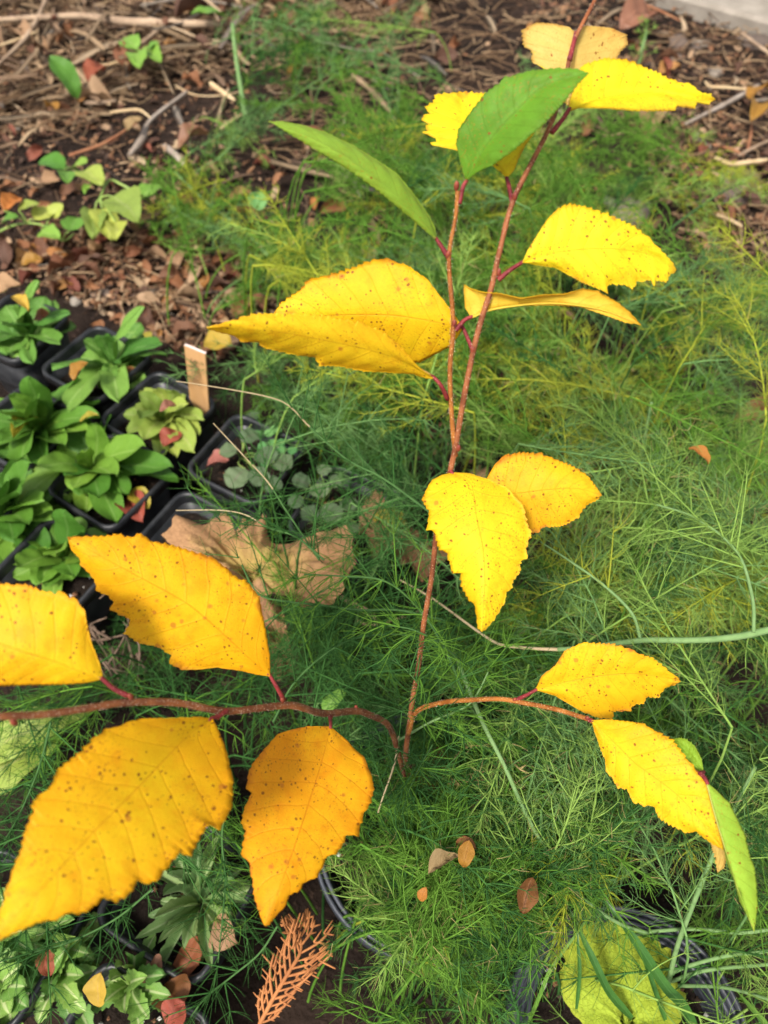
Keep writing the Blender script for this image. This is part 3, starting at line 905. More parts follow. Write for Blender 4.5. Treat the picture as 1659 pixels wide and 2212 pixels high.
birch_leaf([(457, 1552, .271), (420, 1578, .261), (370, 1626, .248), (290, 1710, .231), (200, 1800, .217), (80, 1930, .203), (-30, 2045, .196)],
           px2(5, [(870, 885), (730, 890), (620, 892), (560, 905), (540, 915), (450, 945), (400, 985), (345, 1040), (320, 1060), (270, 1100)]) + px2(7, [(250, 10), (220, 80), (150, 140), (140, 200), (110, 270), (95, 350), (60, 430), (30, 530), (10, 600), (-20, 660)]),
           px2(5, [(935, 930), (965, 1000), (985, 1060), (992, 1100)]) + px2(7, [(1005, 40), (1005, 130), (995, 180), (950, 260), (905, 245), (870, 290), (820, 375), (780, 365), (720, 430), (690, 470), (640, 500), (600, 485), (560, 540), (500, 575), (450, 560), (400, 600), (340, 630), (310, 620), (250, 650), (170, 665), (100, 695), (0, 742)]),
           .004, .004, ((0.820, 0.530, 0.008), (0.800, 0.424, 0.006)), PALE, petiole=[(475, 1546, .275), (490, 1535, .2795)], spots=.75, blotch=.15, edge=.12, teeth=0.0012, nteeth=34, nv=11, pleat=.0007, label='largest golden leaf, nearest, pointing to the bottom left')
birch_leaf([(714, 1569, .326), (697, 1640, .310), (674, 1715, .296), (650, 1790, .284), (615, 1890, .272), (573, 2001, .263)],
           px2(5, [(1330, 925), (1260, 940), (1200, 960), (1165, 1000), (1130, 1040), (1095, 1085)]) + px2(7, [(1075, 20), (1065, 90), (1085, 110), (1055, 180), (1045, 240), (1060, 270), (1045, 370), (1075, 410), (1090, 480), (1100, 560), (1115, 610), (1135, 670)]),
           px2(5, [(1500, 985), (1530, 1020), (1575, 1060), (1590, 1100)]) + px2(7, [(1605, 30), (1615, 90), (1600, 150), (1570, 200), (1545, 290), (1500, 290), (1480, 330), (1450, 370), (1415, 380), (1370, 470), (1310, 500), (1295, 530), (1250, 550), (1230, 600), (1190, 640), (1165, 675)]),
           .007, .007, ORA, PALE, petiole=[(714, 1558, .333), (713, 1546, .345)], spots=.65, blotch=.5, edge=.55, teeth=0.00102, label='orange yellow leaf pointing down at the bottom centre')
birch_leaf([(1157, 1491, .337), (1230, 1472, .332), (1305, 1458, .329), (1380, 1455, .328), (1470, 1471, .330)],
           px2(6, [(680, 710), (740, 660), (780, 600), (860, 565), (900, 568), (980, 570), (1060, 590), (1110, 615), (1160, 630), (1200, 660), (1240, 695), (1265, 710)]),
           px2(6, [(740, 795), (800, 830), (860, 865), (930, 890), (985, 892), (990, 860), (1060, 855), (1080, 830), (1120, 825), (1135, 800), (1185, 800), (1200, 775), (1225, 755), (1260, 745)]),
           -.004, .006, ((0.794, 0.520, 0.010), (0.774, 0.444, 0.008)), PALE, petiole=[(1140, 1500, .339), (1115, 1512, .3435)], spots=.60, blotch=.35, edge=.5, pleat=.0006, label='yellow leaf at the middle right above the long pale stem')
birch_leaf([(1278, 1556, .318), (1330, 1606, .310), (1370, 1646, .305), (1405, 1672, .301), (1470, 1724, .296), (1530, 1794, .292), (1563, 1836, .291)],
           px2(6, [(960, 895), (1050, 905), (1120, 915), (1160, 940), (1200, 960), (1245, 985), (1290, 1040), (1310, 1070)]) + px2(8, [(1345, 5), (1390, 60), (1430, 130), (1450, 230)]),
           px2(6, [(910, 950), (935, 1020), (955, 1070)]) + px2(8, [(960, 10), (985, 40), (1010, 80), (1050, 90), (1075, 140), (1120, 160), (1165, 165), (1190, 215), (1230, 240), (1270, 260), (1310, 280), (1345, 270), (1380, 300), (1430, 335)]),
           -.003, .005, ((0.813, 0.559, 0.010), (0.774, 0.472, 0.008)), PALE, petiole=[(1272, 1556, .3195)], spots=.7, blotch=.08, edge=.25, pleat=.0006, label='yellow leaf pointing to the lower right')
birch_leaf([(1527, 1690, .290), (1545, 1760, .286), (1570, 1840, .284), (1598, 1930, .284), (1628, 2011, .286)],
           px2(8, [(1400, 85), (1430, 150), (1450, 260), (1480, 400), (1510, 480), (1540, 580), (1570, 640)]),
           px2(8, [(1440, 100), (1490, 150), (1530, 230), (1560, 290), (1580, 380), (1600, 430), (1610, 500), (1615, 600)]),
           .003, .003, ((.34, .52, .05), (.28, .46, .04)), PALEG, petiole=[(1520, 1678, .2915), (1512, 1670, .2935)], spots=.18, blotch=0, edge=0.15, pleat=.0005, teeth=0.00068, label='light green leaf hanging at the right edge')
birch_leaf([(1520, 1668, .300), (1495, 1638, .303), (1470, 1610, .307), (1452, 1597, .310)],
           [(1510, 1668), (1485, 1650), (1462, 1620)], [(1515, 1640), (1500, 1612), (1480, 1598), (1465, 1595)],
           0, 0, ((.30, .50, .04), (.26, .44, .03)), PALEG, petiole=[(1514, 1672, .295)], spots=0, blotch=0, edge=0, label='small green leaf peeping out behind the yellow one')
birch_leaf([(1524, 1700, .301), (1545, 1780, .304), (1556, 1840, .306), (1550, 1884, .307)],
           [(1512, 1740), (1528, 1800), (1546, 1850)], [(1540, 1740), (1562, 1800), (1570, 1850), (1564, 1874)],
           0, 0, PALE, PALE, petiole=[(1514, 1676, .295)], spots=.1, blotch=0, edge=.1, label='narrow pale leaf behind the hanging green one')
print('sapling built')
#@@PLANTS
# ================================================================ small leaves of every kind
PROF = {
    'obovate': lambda u: np.maximum(0.09 * (1 - u), 0.5 * np.clip(1 - np.abs(2 * u ** 1.5 - 1) ** 2.1, 0, 1) ** 0.7),
    'ovate': lambda u: 0.5 * np.clip(1 - np.abs(2 * u ** 0.72 - 1) ** 2.0, 0, 1) ** 0.7,
    'elliptic': lambda u: 0.5 * np.clip(1 - np.abs(2 * u ** 1.1 - 1) ** 2.1, 0, 1) ** 0.68,
    'lance': lambda u: np.sin(math.pi * u ** 0.85) ** 1.0 * 0.5,
    'round': lambda u: np.sqrt(np.clip(1 - (2 * u - 1) ** 2, 0, 1)) * 0.5,
    'strap': lambda u: (0.16 + 0.34 * np.sin(math.pi * u ** 1.5)) * np.clip((1 - u) * 7, 0, 1) ** 0.5,
}


def leaf_mesh(name, shape, mat, seed, arch=0.15, fold=0.15, wave=0.03, teeth=0.0, nteeth=9, curl=0.0, N=17, H=3, twist=0.0, cup=0.0):
    """unit leaf from (0,0,0) to (1,0,0), one wide, with relief"""
    rng = np.random.default_rng(seed)
    if teeth: N = max(N, nteeth * 3 + 1)
    u = np.linspace(0, 1, N)
    w = PROF[shape](u)
    w = w * (1 + 0.07 * np.sin(u * 11 + rng.random() * 6))
    w[-1] = 0.004
    vv = np.linspace(-1, 1, 2 * H + 1)
    x = np.broadcast_to(u[:, None], (N, 2 * H + 1)).copy()
    tt = ((u * nteeth) % 1.0)
    ww = w[:, None] * (1 + teeth * (tt - 0.5)[:, None] * np.abs(vv)[None] ** 4)
    y = vv[None] * ww
    off = rng.random() * 40
    z = arch * np.sin(math.pi * u)[:, None] + fold * np.abs(y) * 2 * 0.5
    z = z + wave * (vnoise(x * 5 + off, vv[None] * 1.6 + off * 2, seed) - 0.5) * 2
    z = z + curl * (np.abs(vv)[None] ** 2) * (vnoise(x * 3 + off, np.sign(vv)[None] * 3 + off, seed + 1) - 0.25)
    z = z - cup * (np.abs(vv)[None] ** 2) * 0.2
    ang = twist * (u[:, None] - 0.3)
    y2 = y * np.cos(ang) - z * np.sin(ang) * 0.4
    z2 = z + y * np.sin(ang)
    ybend = 0.10 * (rng.random() - 0.5) * np.sin(math.pi * u)[:, None]
    v = np.stack([x, y2 + ybend, z2], -1).reshape(-1, 3)
    uv = np.stack([x, np.broadcast_to(vv[None], x.shape), np.zeros_like(x)], -1).reshape(-1, 3)
    return mesh_np(name, v, grid_faces(N, 2 * H + 1), [mat], attrs={'leaf_uv': uv})


def basis(dirn, up, roll=0.0):
    x = norm(np.asarray(dirn, dtype=float))
    y = norm(np.cross(np.asarray(up, dtype=float), x)); z = np.cross(x, y)
    y, z = y * math.cos(roll) + z * math.sin(roll), -y * math.sin(roll) + z * math.cos(roll)
    return np.stack([x, y, z], 1)


from mathutils import Matrix


def place(o, base, tip, width, up=(0, 0, 1), roll=0.0, parent=None, thick=1.0):
    base = np.asarray(base, dtype=float); tip = np.asarray(tip, dtype=float)
    d = tip - base; L = float(np.linalg.norm(d))
    if abs(norm(d)[2]) > 0.93: up = (0.2, 1, 0)
    B = basis(d, up, roll)
    if parent is not None: base = base - ORIG[parent.name]
    m = Matrix(((B[0, 0] * L, B[0, 1] * width, B[0, 2] * L * thick, base[0]), (B[1, 0] * L, B[1, 1] * width, B[1, 2] * L * thick, base[1]),
                (B[2, 0] * L, B[2, 1] * width, B[2, 2] * L * thick, base[2]), (0, 0, 0, 1)))
    o.matrix_basis = m
    return o


def leaf_part(parent, me, base, tip, width, name='leaf', up=(0, 0, 1), roll=0.0):
    o = bpy.data.objects.new(name, me)
    col.objects.link(o)
    o.parent = parent
    return place(o, base, tip, width, up, roll, parent)


def leaf_thing(name, me, base, tip, width, label, cat, group=None, up=(0, 0, 1), roll=0.0):
    o = bpy.data.objects.new(name, me)
    col.objects.link(o)
    place(o, base, tip, width, up, roll)
    return tag(o, label, cat, group)


M['rosette'] = plant_leaf_mat('rosette_leaf', (0.102, 0.262, 0.041), (0.168, 0.369, 0.057), (0.264, 0.447, 0.126), 0.06, 0.52, 0.25, rand=.32, spotty=.18, spotcol=(.2, .16, .03), nv=5)
M['rosette_gloss'] = plant_leaf_mat('glossy_rosette_leaf', (0.091, 0.246, 0.026), (0.169, 0.358, 0.042), (0.242, 0.425, 0.095), 0.05, 0.45, 0.28, rand=.32, spotty=.12, spotcol=(.22, .18, .03), nv=6)
M['rosette_pale'] = plant_leaf_mat('pale_rosette_leaf', (0.22, 0.38, 0.05), (0.34, 0.46, 0.085), (0.38, 0.44, 0.14), 0.06, 0.45, 0.3, spotty=0.7, spotcol=(0.40, 0.20, 0.10))
M['rosette_tooth'] = plant_leaf_mat('toothed_leaf', (0.125, 0.312, 0.056), (0.250, 0.463, 0.088), (0.575, 0.675, 0.325), 0.11, 0.42, 0.35, spotty=0.25, spotcol=(0.20, 0.12, 0.05))
M['grey_long'] = plant_leaf_mat('grey_green_leaf', (.19, .34, .10), (.30, .45, .16), (.42, .54, .26), 0.13, 0.5, 0.3, spotty=0.15)
M['grey_round'] = plant_leaf_mat('grey_round_leaf', (0.096, 0.168, 0.072), (0.152, 0.216, 0.104), (0.160, 0.136, 0.096), 0.05, 0.5, 0.3, spotty=0.5, spotcol=(0.13, 0.09, 0.07))
M['clover'] = plant_leaf_mat('clover_leaf', (0.10, 0.30, 0.08), (0.16, 0.40, 0.12), (0.2, 0.4, 0.15), 0.04, 0.5, 0.3)
M['weed'] = plant_leaf_mat('weed_leaf', (0.30, 0.42, 0.055), (0.42, 0.50, 0.10), (0.46, 0.52, 0.16), 0.05, 0.5, 0.3, spotty=0.25, spotcol=(0.45, 0.33, 0.05))
M['weed_green'] = plant_leaf_mat('weed_green_leaf', (0.15, 0.34, 0.04), (0.24, 0.44, 0.06), (0.30, 0.45, 0.12), 0.05, 0.5, 0.3)
M['weed_dark'] = plant_leaf_mat('dark_green_leaf', (0.05, 0.20, 0.018), (0.08, 0.27, 0.03), (0.10, 0.28, 0.05), 0.04, 0.4, 0.4)
M['yellow_dead'] = plant_leaf_mat('yellowed_leaf', (0.464, 0.336, 0.024), (0.528, 0.416, 0.056), (0.480, 0.360, 0.080), 0.05, 0.5, 0.3, spotty=0.3, spotcol=(0.4, 0.2, 0.03))
M['orange_dead'] = plant_leaf_mat('orange_leaf', (0.448, 0.170, 0.020), (0.520, 0.245, 0.048), (0.398, 0.150, 0.027), 0.05, 0.5, 0.3, spotty=0.35, spotcol=(0.35, 0.1, 0.02))
M['red_dead'] = plant_leaf_mat('russet_leaf', (0.24, 0.075, 0.028), (0.38, 0.14, 0.05), (0.2, 0.06, 0.03), 0.05, 0.55, 0.3, spotty=0.4, spotcol=(0.10, 0.035, 0.02))
M['tan_dead'] = plant_leaf_mat('tan_leaf', (0.42, 0.25, 0.12), (0.52, 0.34, 0.18), (0.36, 0.2, 0.1), 0.05, 0.65, 0.2, spotty=0.4, spotcol=(0.25, 0.12, 0.05))
M['pink_dead'] = plant_leaf_mat('pinkish_leaf', (.30, .12, .07), (.38, .19, .11), (.26, .12, .07), 0.05, 0.5, 0.3, spotty=0.5, spotcol=(0.2, 0.06, 0.05))
M['green_stem'] = simple('green_stalk', (0.20, 0.33, 0.07), (0.30, 0.40, 0.10), 60, 0.5, 0.3, 0.2, 0.0003)

LM = {}
for key, shape, mt, kw in [
    ('rosette', 'obovate', 'rosette', dict(arch=.08, fold=.08, wave=.05)), ('gloss', 'elliptic', 'rosette_gloss', dict(arch=.08, fold=.10, wave=.05)),
    ('pale', 'obovate', 'rosette_pale', dict(arch=.12, fold=.12, wave=.05)), ('tooth', 'obovate', 'rosette_tooth', dict(arch=.12, fold=.15, wave=.03, teeth=.35, nteeth=8)),
    ('long', 'obovate', 'grey_long', dict(arch=.08, fold=.18, wave=.03, teeth=.22, nteeth=9)), ('round', 'round', 'grey_round', dict(arch=.05, fold=.15, wave=.06, teeth=.1, nteeth=7)),
    ('clover', 'round', 'clover', dict(arch=.03, fold=.3, wave=.02)), ('weed', 'ovate', 'weed', dict(arch=.08, fold=.2, wave=.05, teeth=.12, nteeth=8)),
    ('weedg', 'ovate', 'weed_green', dict(arch=.08, fold=.2, wave=.05)), ('darkleaf', 'elliptic', 'weed_dark', dict(arch=.08, fold=.2, wave=.03)),
    ('yellow', 'elliptic', 'yellow_dead', dict(arch=.12, fold=.3, wave=.06)), ('orange', 'elliptic', 'orange_dead', dict(arch=.12, fold=.35, wave=.06)),
    ('red', 'elliptic', 'red_dead', dict(arch=.14, fold=.4, wave=.09, curl=.15)), ('tan', 'lance', 'tan_dead', dict(arch=.14, fold=.4, wave=.1, curl=.2)),
    ('pink', 'elliptic', 'pink_dead', dict(arch=.14, fold=.4, wave=.1, curl=.15)), ('rosette_l', 'ovate', 'rosette_pale', dict(arch=.1, fold=.2, wave=.06)),
]:
    LM[key] = [leaf_mesh(key + '_leaf', shape, M[mt], 7 * i + len(LM) * 31, **kw) for i in range(4)]

lr = np.random.default_rng(77)


def pick(k):
    return LM[k][lr.integers(4)]


def rosette(center, kind, label, tips, extra=0, length=(.028, .045), width=(.012, .018), soil=.064, group=None, name='potted_plant', ztip=.10, cat='plant', rise=(.02, .5)):
    """leaves from one crown: tips given as picture spots with width in metres and tip height, then random ones filling in"""
    c = G(center[0], center[1], soil)
    rt = root(name, c, label, cat, group)
    for k, tp in enumerate(tips):
        x, y, w = tp[:3]
        zt = tp[3] if len(tp) > 3 else ztip
        kd = tp[4] if len(tp) > 4 else kind
        t = G(x, y, zt)
        d = norm(t - c)
        b = c + d * 0.003 + np.array([0, 0, 0.002])
        if len(tp) > 5: b = G(tp[5], tp[6], soil + 0.01)
        leaf_part(rt, pick(kd), b, t, w * 1.35, roll=lr.normal(0, .18))
    for k in range(extra):
        a = k * 2.399 + lr.random() * 0.5
        L = lr.uniform(*length) * lr.choice([.7, 1, 1, 1.15])
        e = lr.uniform(*rise)
        d = np.array([math.cos(a) * math.cos(e), math.sin(a) * math.cos(e), math.sin(e)])
        leaf_part(rt, pick(kind), c + d * 0.003, c + d * L, lr.uniform(*width) * 1.45, roll=lr.normal(0, .25))
    return rt


rosette((245, 792), 'rosette', 'green rosette with one tall upright leaf in the pot farthest back', [
    (314, 664, .019, .135), (112, 795, .021, .105), (145, 882, .019, .10), (256, 868, .020, .095), (350, 742, .018, .11), (360, 768, .014, .105),
    (180, 735, .014, .10), (215, 725, .013, .11), (235, 722, .010, .11), (235, 832, .012, .09)], 18, (.03, .05), (.016, .021))
rosette((60, 735), 'rosette', 'green rosette with a tall leaf in the pot cut by the left edge', [
    (86, 610, .021, .145), (152, 680, .017, .11), (130, 742, .019, .10), (38, 700, .016, .11), (4, 700, .020, .11), (40, 662, .014, .12), (70, 787, .014, .09),
    (15, 765, .02, .09), (-25, 740, .02, .10), (66, 668, .013, .11)], 18, (.032, .054), (.016, .021))
rosette((90, 935), 'gloss', 'glossy green rosette filling the pot at the left edge', [
    (62, 815, .020, .13), (215, 900, .020, .105), (192, 935, .019, .10), (28, 850, .022, .12), (-10, 890, .022, .12), (0, 960, .022, .11), (40, 1000, .022, .11),
    (100, 1010, .018, .10), (30, 920, .018, .13), (140, 965, .018, .10), (80, 860, .020, .125), (28, 940, .014, .11, 'yellow')], 26, (.042, .068), (.016, .021))
rosette((201, 1018), 'gloss', 'bright green rosette with ribbed leaves in the middle pot', [
    (205, 915, .016, .125), (315, 965, .026, .115), (376, 1012, .022, .10), (386, 1040, .020, .095), (215, 1076, .020, .10), (158, 1058, .020, .10),
    (255, 1132, .020, .085), (182, 975, .013, .11), (252, 1030, .019, .115), (80, 1008, .022, .11), (280, 1070, .018, .09), (140, 1028, .014, .1)], 18, (.036, .056), (.016, .02))
rosette((362, 915), 'pale', 'pale yellow green rosette of many small leaves beside the wooden tag', [
    (300, 850, .014, .1), (340, 838, .014, .105), (372, 842, .013, .105), (290, 880, .014, .1), (420, 975, .018, .09), (346, 992, .013, .085), (382, 990, .012, .085),
    (275, 935, .015, .09), (310, 950, .016, .095), (430, 940, .014, .09), (300, 905, .012, .11), (405, 870, .013, .105), (440, 905, .013, .095)], 26, (.02, .04), (.011, .016), rise=(.2, 1.0))
rosette((137, 1205), 'gloss', 'dark green plant in shade beside the tip of the spotted leaf', [
    (100, 1185, .018, .105), (36, 1225, .022, .10), (140, 1105, .022, .12), (160, 1245, .017, .09), (180, 1150, .02, .1), (122, 1200, .016, .12), (80, 1265, .02, .085), (190, 1210, .016, .09)], 16, (.034, .05), (.014, .018))
rosette((22, 1120), 'gloss', 'bright green leafy plant at the left edge in front of the others', [
    (70, 1000, .024, .125), (95, 1080, .020, .115), (20, 1040, .022, .12), (60, 1130, .02, .11), (115, 1105, .016, .1), (30, 1170, .02, .1), (-20, 1100, .02, .11), (40, 1065, .02, .13)], 26, (.042, .068), (.016, .02))
# long grey green leaves in the pot under the big leaf, small toothed rosettes in the two pots at the bottom
rosette((436, 1955), 'long', 'long grey green strap leaves spreading under the two golden leaves', [
    (288, 2030, .0056, .115), (340, 2040, .0052, .105), (398, 2050, .0052, .10), (458, 2094, .0056, .095), (352, 1935, .0056, .12), (395, 1850, .0056, .13), (431, 1805, .0052, .13), (540, 1952, .0052, .115),
    (515, 1905, .0052, .12), (470, 1840, .0052, .125), (500, 2010, .0052, .1), (330, 1985, .0052, .12), (480, 1800, .0052, .12), (360, 1890, .0052, .12)], 22, (.028, .05), (.0042, .006), rise=(.0, .4))
rosette((288, 2130), 'tooth', 'toothed rosette with pale midribs in the pot at the bottom edge', [
    (288, 2066, 0.0086, .105), (238, 2118, 0.0086, .10), (356, 2106, 0.0094, .10), (368, 2150, 0.0086, .095), (270, 2190, 0.0086, .10), (322, 2200, 0.0094, .095), (225, 2165, 0.0086, .095), (250, 2090, 0.0072, .1),
    (320, 2110, 0.0086, .11)], 6, (.02, 0.034), (0.0062, 0.0088))
rosette((134, 2110), 'tooth', 'toothed rosette right of the corner plant at bottom left', [
    (182, 2108, 0.0086, .10), (170, 2160, 0.0086, .095), (106, 2150, 0.0086, .1), (142, 2050, 0.0086, .11), (185, 2185, 0.0094, .09), (90, 2105, 0.0079, .1), (150, 2030, 0.0072, .11), (110, 2060, 0.0072, .11)], 18, (.022, 0.037), (0.0056, 0.0082))
rosette((122, 2035), 'tooth', 'yellow green toothed plant under the tip of the largest leaf', [
    (124, 1965, 0.0101, .13), (160, 1985, 0.0079, .12), (90, 2000, 0.0086, .12), (175, 2030, 0.0079, .11), (190, 2060, 0.0079, .1)], 12, (.022, 0.039), (0.0056, 0.0082))
rosette((18, 2135), 'tooth', 'broad toothed rosette in the bottom left corner', [
    (55, 2130, 0.0130, .105), (20, 2190, 0.0144, .10), (60, 2175, 0.0115, .1), (10, 2080, 0.0108, .11), (-20, 2140, 0.0130, .1), (45, 2085, 0.0101, .11)], 16, (.025, 0.041), (0.0074, 0.0109))
rosette((30, 2030), 'tooth', 'toothed plant at the left edge half under the largest leaf', [
    (10, 1990, 0.0101, .12), (60, 2010, 0.0094, .12), (70, 2060, 0.0094, .11), (0, 2060, 0.0094, .11)], 14, (.022, 0.037), (0.0062, 0.0088))
# round grey leaved plants
rt = rosette((520, 985), 'round', 'plant with round grey green leaves in the pot beside the asparagus', [], 0, soil=.066)
for x, y, r_, z_ in [(540, 945, .018, .095), (493, 975, .016, .09), (513, 1033, .022, .09), (575, 985, .020, .1), (560, 1030, .018, .095), (610, 1000, .018, .095), (590, 1050, .017, .09), (545, 900, .013, .08)]:
    t = G(x, y, z_); a = lr.random() * 6.28; d = np.array([math.cos(a), math.sin(a), lr.normal(0, .15)]) * r_ / 2
    lf = leaf_part(rt, pick('round'), t - d, t + d, r_ * 1.05)
    v, f = tube([ORIG[rt.name] + np.array([0, 0, -.002]), (ORIG[rt.name] + t) / 2 + np.array([0, 0, .004]), t - d], [.0007, .0005], 5, 4)
    part('leaf_stalk', v, f, [M['green_stem']], rt)
rt = rosette((600, 960), 'clover', 'small clover seedling with tiny leaflets in the pot of round leaves', [], 0, soil=.066)
for k in range(16):
    t = G(600 + lr.normal(0, 22), 960 + lr.normal(0, 22), lr.uniform(.075, .095)); a = lr.random() * 6.28; d = np.array([math.cos(a), math.sin(a), 0]) * .0045
    leaf_part(rt, pick('clover'), t - d, t + d, .009)
rt = rosette((700, 1085), 'round', 'plant with overlapping round blue green leaves under the asparagus', [], 0, soil=.066)
for x, y, r_, z_ in [(650, 1040, .020, .1), (690, 1060, .022, .1), (730, 1040, .018, .1), (715, 1110, .024, .1), (668, 1110, .020, .1), (755, 1090, .020, .1), (640, 1085, .018, .09), (700, 1015, .016, .1), (760, 1140, .018, .09)]:
    t = G(x, y, z_); a = lr.random() * 6.28; d = np.array([math.cos(a), math.sin(a), lr.normal(0, .15)]) * r_ * .38
    leaf_part(rt, pick('round'), t - d, t + d, r_ * .8)
    v, f = tube([ORIG[rt.name] + np.array([0, 0, -.002]), (ORIG[rt.name] + t) / 2 + np.array([0, 0, .004]), t - d], [.0007, .0005], 5, 4)
    part('leaf_stalk', v, f, [M['green_stem']], rt)

# ---- fallen leaves lying in and on the pots
for kind, x0, y0, x1, y1, w, z, lab in [
    ('orange', 158, 822, 190, 783, .016, .118, 'bright orange oval leaf lying on the back rosette'),
    ('yellow', 28, 642, 62, 672, .012, .135, 'yellow leaf lying on the rosette at the left edge'),
    ('yellow', 172, 912, 214, 898, .010, .112, 'yellow leaf lying across the glossy rosette'),
    ('yellow', 281, 1060, 322, 1100, .017, .078, 'mustard yellow leaf fallen beside the middle pot'),
    ('red', 268, 1080, 308, 1125, .024, .068, 'russet leaf under the mustard yellow one'),
    ('red', 76, 690, 112, 688, .016, .085, 'russet leaf tucked under the leftmost rosette'),
    ('red', 258, 806, 292, 812, .016, .078, 'dark russet leaf on the soil of the back pot'),
    ('red', 198, 700, 222, 722, .014, .078, 'small russet leaf inside the back corner of the farthest pot'),
    ('pink', 446, 1010, 495, 994, .020, .080, 'reddish pink leaf on the soil of the round leaved pot'),
    ('red', 352, 965, 385, 935, .020, .088, 'russet leaf under the pale rosette by the tag'),
    ('pink', 345, 888, 380, 876, .010, .115, 'pinkish leaf on the pale rosette'),
    ('orange', 92, 560, 46, 575, .02, .05, 'orange leaf at the far left above the pots'),
    ('tan', -15, 640, 45, 615, .04, .10, 'crumpled tan leaf at the left edge above the pots'),
    ('yellow', 215, 2175, 218, 2100, .014, .115, 'pale yellow leaf hanging over the rim at the bottom edge'),
    ('red', 360, 2215, 402, 2165, .018, .095, 'russet leaf at the bottom edge inside the pot'),
    ('red', 355, 2130, 395, 2175, .024, .085, 'dark red brown leaf inside the bottom pot'),
    ('red', 390, 2050, 430, 2085, .028, .075, 'russet leaf between the long grey green leaves'),
    ('pink', 318, 2095, 350, 2105, .016, .085, 'small pinkish leaf by the rim of the bottom pot'),
    ('tan', 465, 1990, 520, 2035, .022, .09, 'tan leaf against the rim under the orange leaf tip'),
    ('red', 100, 2050, 110, 2110, .010, .12, 'narrow dark red leaf among the toothed rosettes'),
    ('orange', 1488, 968, 1531, 1003, .011, .235, 'orange oval leaf caught in the asparagus at the right'),
    ('tan', 925, 1892, 990, 1852, .009, .205, 'peach tan leaf resting on the bottom asparagus clump'),
    ('orange', 1000, 1874, 1014, 1815, .008, .205, 'orange brown leaf standing beside the peach tan one'),
    ('red', 986, 1822, 1030, 1835, .007, .195, 'small rust leaf behind the orange brown one'),
    ('red', 1128, 1975, 1150, 1895, .010, .19, 'red brown leaf sunk in the asparagus near the thin stem'),
    ('orange', 908, 1946, 920, 1916, .005, .2, 'tiny orange leaf on the bottom asparagus clump'),
    ('red', 880, 1665, 990, 1700, .03, .125, 'dull reddish leaf deep in the foliage below the fork'),
    ('yellow', 805, 1120, 880, 1136, .018, .105, 'yellow leaf lying on the brown one behind the stem'),
    ('weedg', 697, 1536, 748, 1488, .009, .16, 'fresh light green leaf just behind the left branch'),
    ('tan', 1385, 320, 1390, 235, .035, .02, 'long tan leaf lying upright among the weeds at upper right'),
    ('orange', 1620, 215, 1659, 190, .035, .03, 'orange brown leaf at the right edge on the soil'),
    ('orange', 1622, 262, 1632, 222, .028, .03, 'small orange leaf below the one at the right edge'),
    ('pink', 1340, 60, 1402, 30, .06, .02, 'large purplish leaf lying on the soil behind the top leaf'),
    ('tan', 275, 285, 310, 260, .035, .02, 'cupped tan leaf on the soil left of the grey stick'),
    ('red', 190, 180, 230, 150, .035, .02, 'flat russet leaf on the twigs at upper left'),
    ('pink', 385, 318, 452, 290, .03, .03, 'pinkish green leaf at the edge of the asparagus, upper left'),
    ('orange', 100, 230, 122, 238, .02, .03, 'tiny bright orange leaf among the twigs'),
    ('yellow', 440, 740, 500, 745, .03, .03, 'greenish yellow leaf lying beside the wooden tag'),
    ('yellow', 300, 725, 325, 745, .02, .03, 'small yellow leaf at the back rim of the farthest pot'),
]:
    b = G(x0, y0, z); t = G(x1, y1, z + lr.uniform(-.004, .008))
    leaf_thing('fallen_leaf', pick(kind), b, t, w, lab, 'leaf', roll=lr.normal(0, .25))

# ---- weeds on the bare ground at the left
def weed(label, stem, leaves, name='weed', z=.03, rad=.0016):
    p = np.array([G(x, y, zz) for x, y, zz in stem])
    rt = root(name, (p[0][0], p[0][1], 0), label, 'weed')
    v, f = tube(p, [rad, rad * .6], 6, 6)
    part('stem', v, f, [M['green_stem']], rt)
    for x0, y0, x1, y1, w, kd in leaves:
        zz = z + lr.uniform(0, .02)
        b = G(x0, y0, zz); t = G(x1, y1, zz + lr.uniform(-.004, .012))
        leaf_part(rt, pick(kd), b, t, w, roll=lr.normal(0, .2))
        q = p[np.argmin(np.linalg.norm(p - b, axis=1))]
        v, f = tube([q, (q + b) / 2 + np.array([0, 0, .003]), b], [rad * .7, rad * .45], 5, 4)
        part('leaf_stalk', v, f, [M['green_stem']], rt)
    return rt


weed('yellow green creeping weed with oval leaves at the left edge', [(-20, 510, .0), (20, 490, .02), (60, 482, .03), (100, 490, .03), (135, 520, .02), (160, 505, .01)],
     [(8, 455, 40, 428, .024, 'orange'), (40, 455, 85, 440, .03, 'weed'), (75, 475, 122, 455, .03, 'weed'), (5, 480, 38, 468, .022, 'weedg'), (90, 500, 130, 515, .025, 'weedg'), (112, 470, 135, 440, .022, 'weed'), (150, 500, 165, 470, .026, 'weedg')])
weed('yellow green weed with a large toothed leaf hanging on a pale stalk', [(330, 440, .0), (300, 420, .03), (265, 400, .04), (235, 390, .04), (215, 430, .04)],
     [(245, 425, 300, 484, .048, 'weed'), (222, 455, 240, 520, .036, 'weed'), (205, 455, 200, 515, .03, 'weed'), (250, 480, 250, 522, .024, 'weed'), (312, 425, 338, 398, .03, 'weedg')], rad=.002)
weed('small weed with mixed dark and pale green leaves above the creeping one', [(230, 400, .0), (200, 380, .03), (170, 370, .03), (145, 360, .03)],
     [(140, 365, 88, 345, .034, 'darkleaf'), (148, 372, 145, 397, .024, 'weedg'), (158, 362, 188, 350, .03, 'weedg'), (178, 370, 222, 400, .034, 'weed'), (200, 400, 183, 420, .012, 'weedg')])
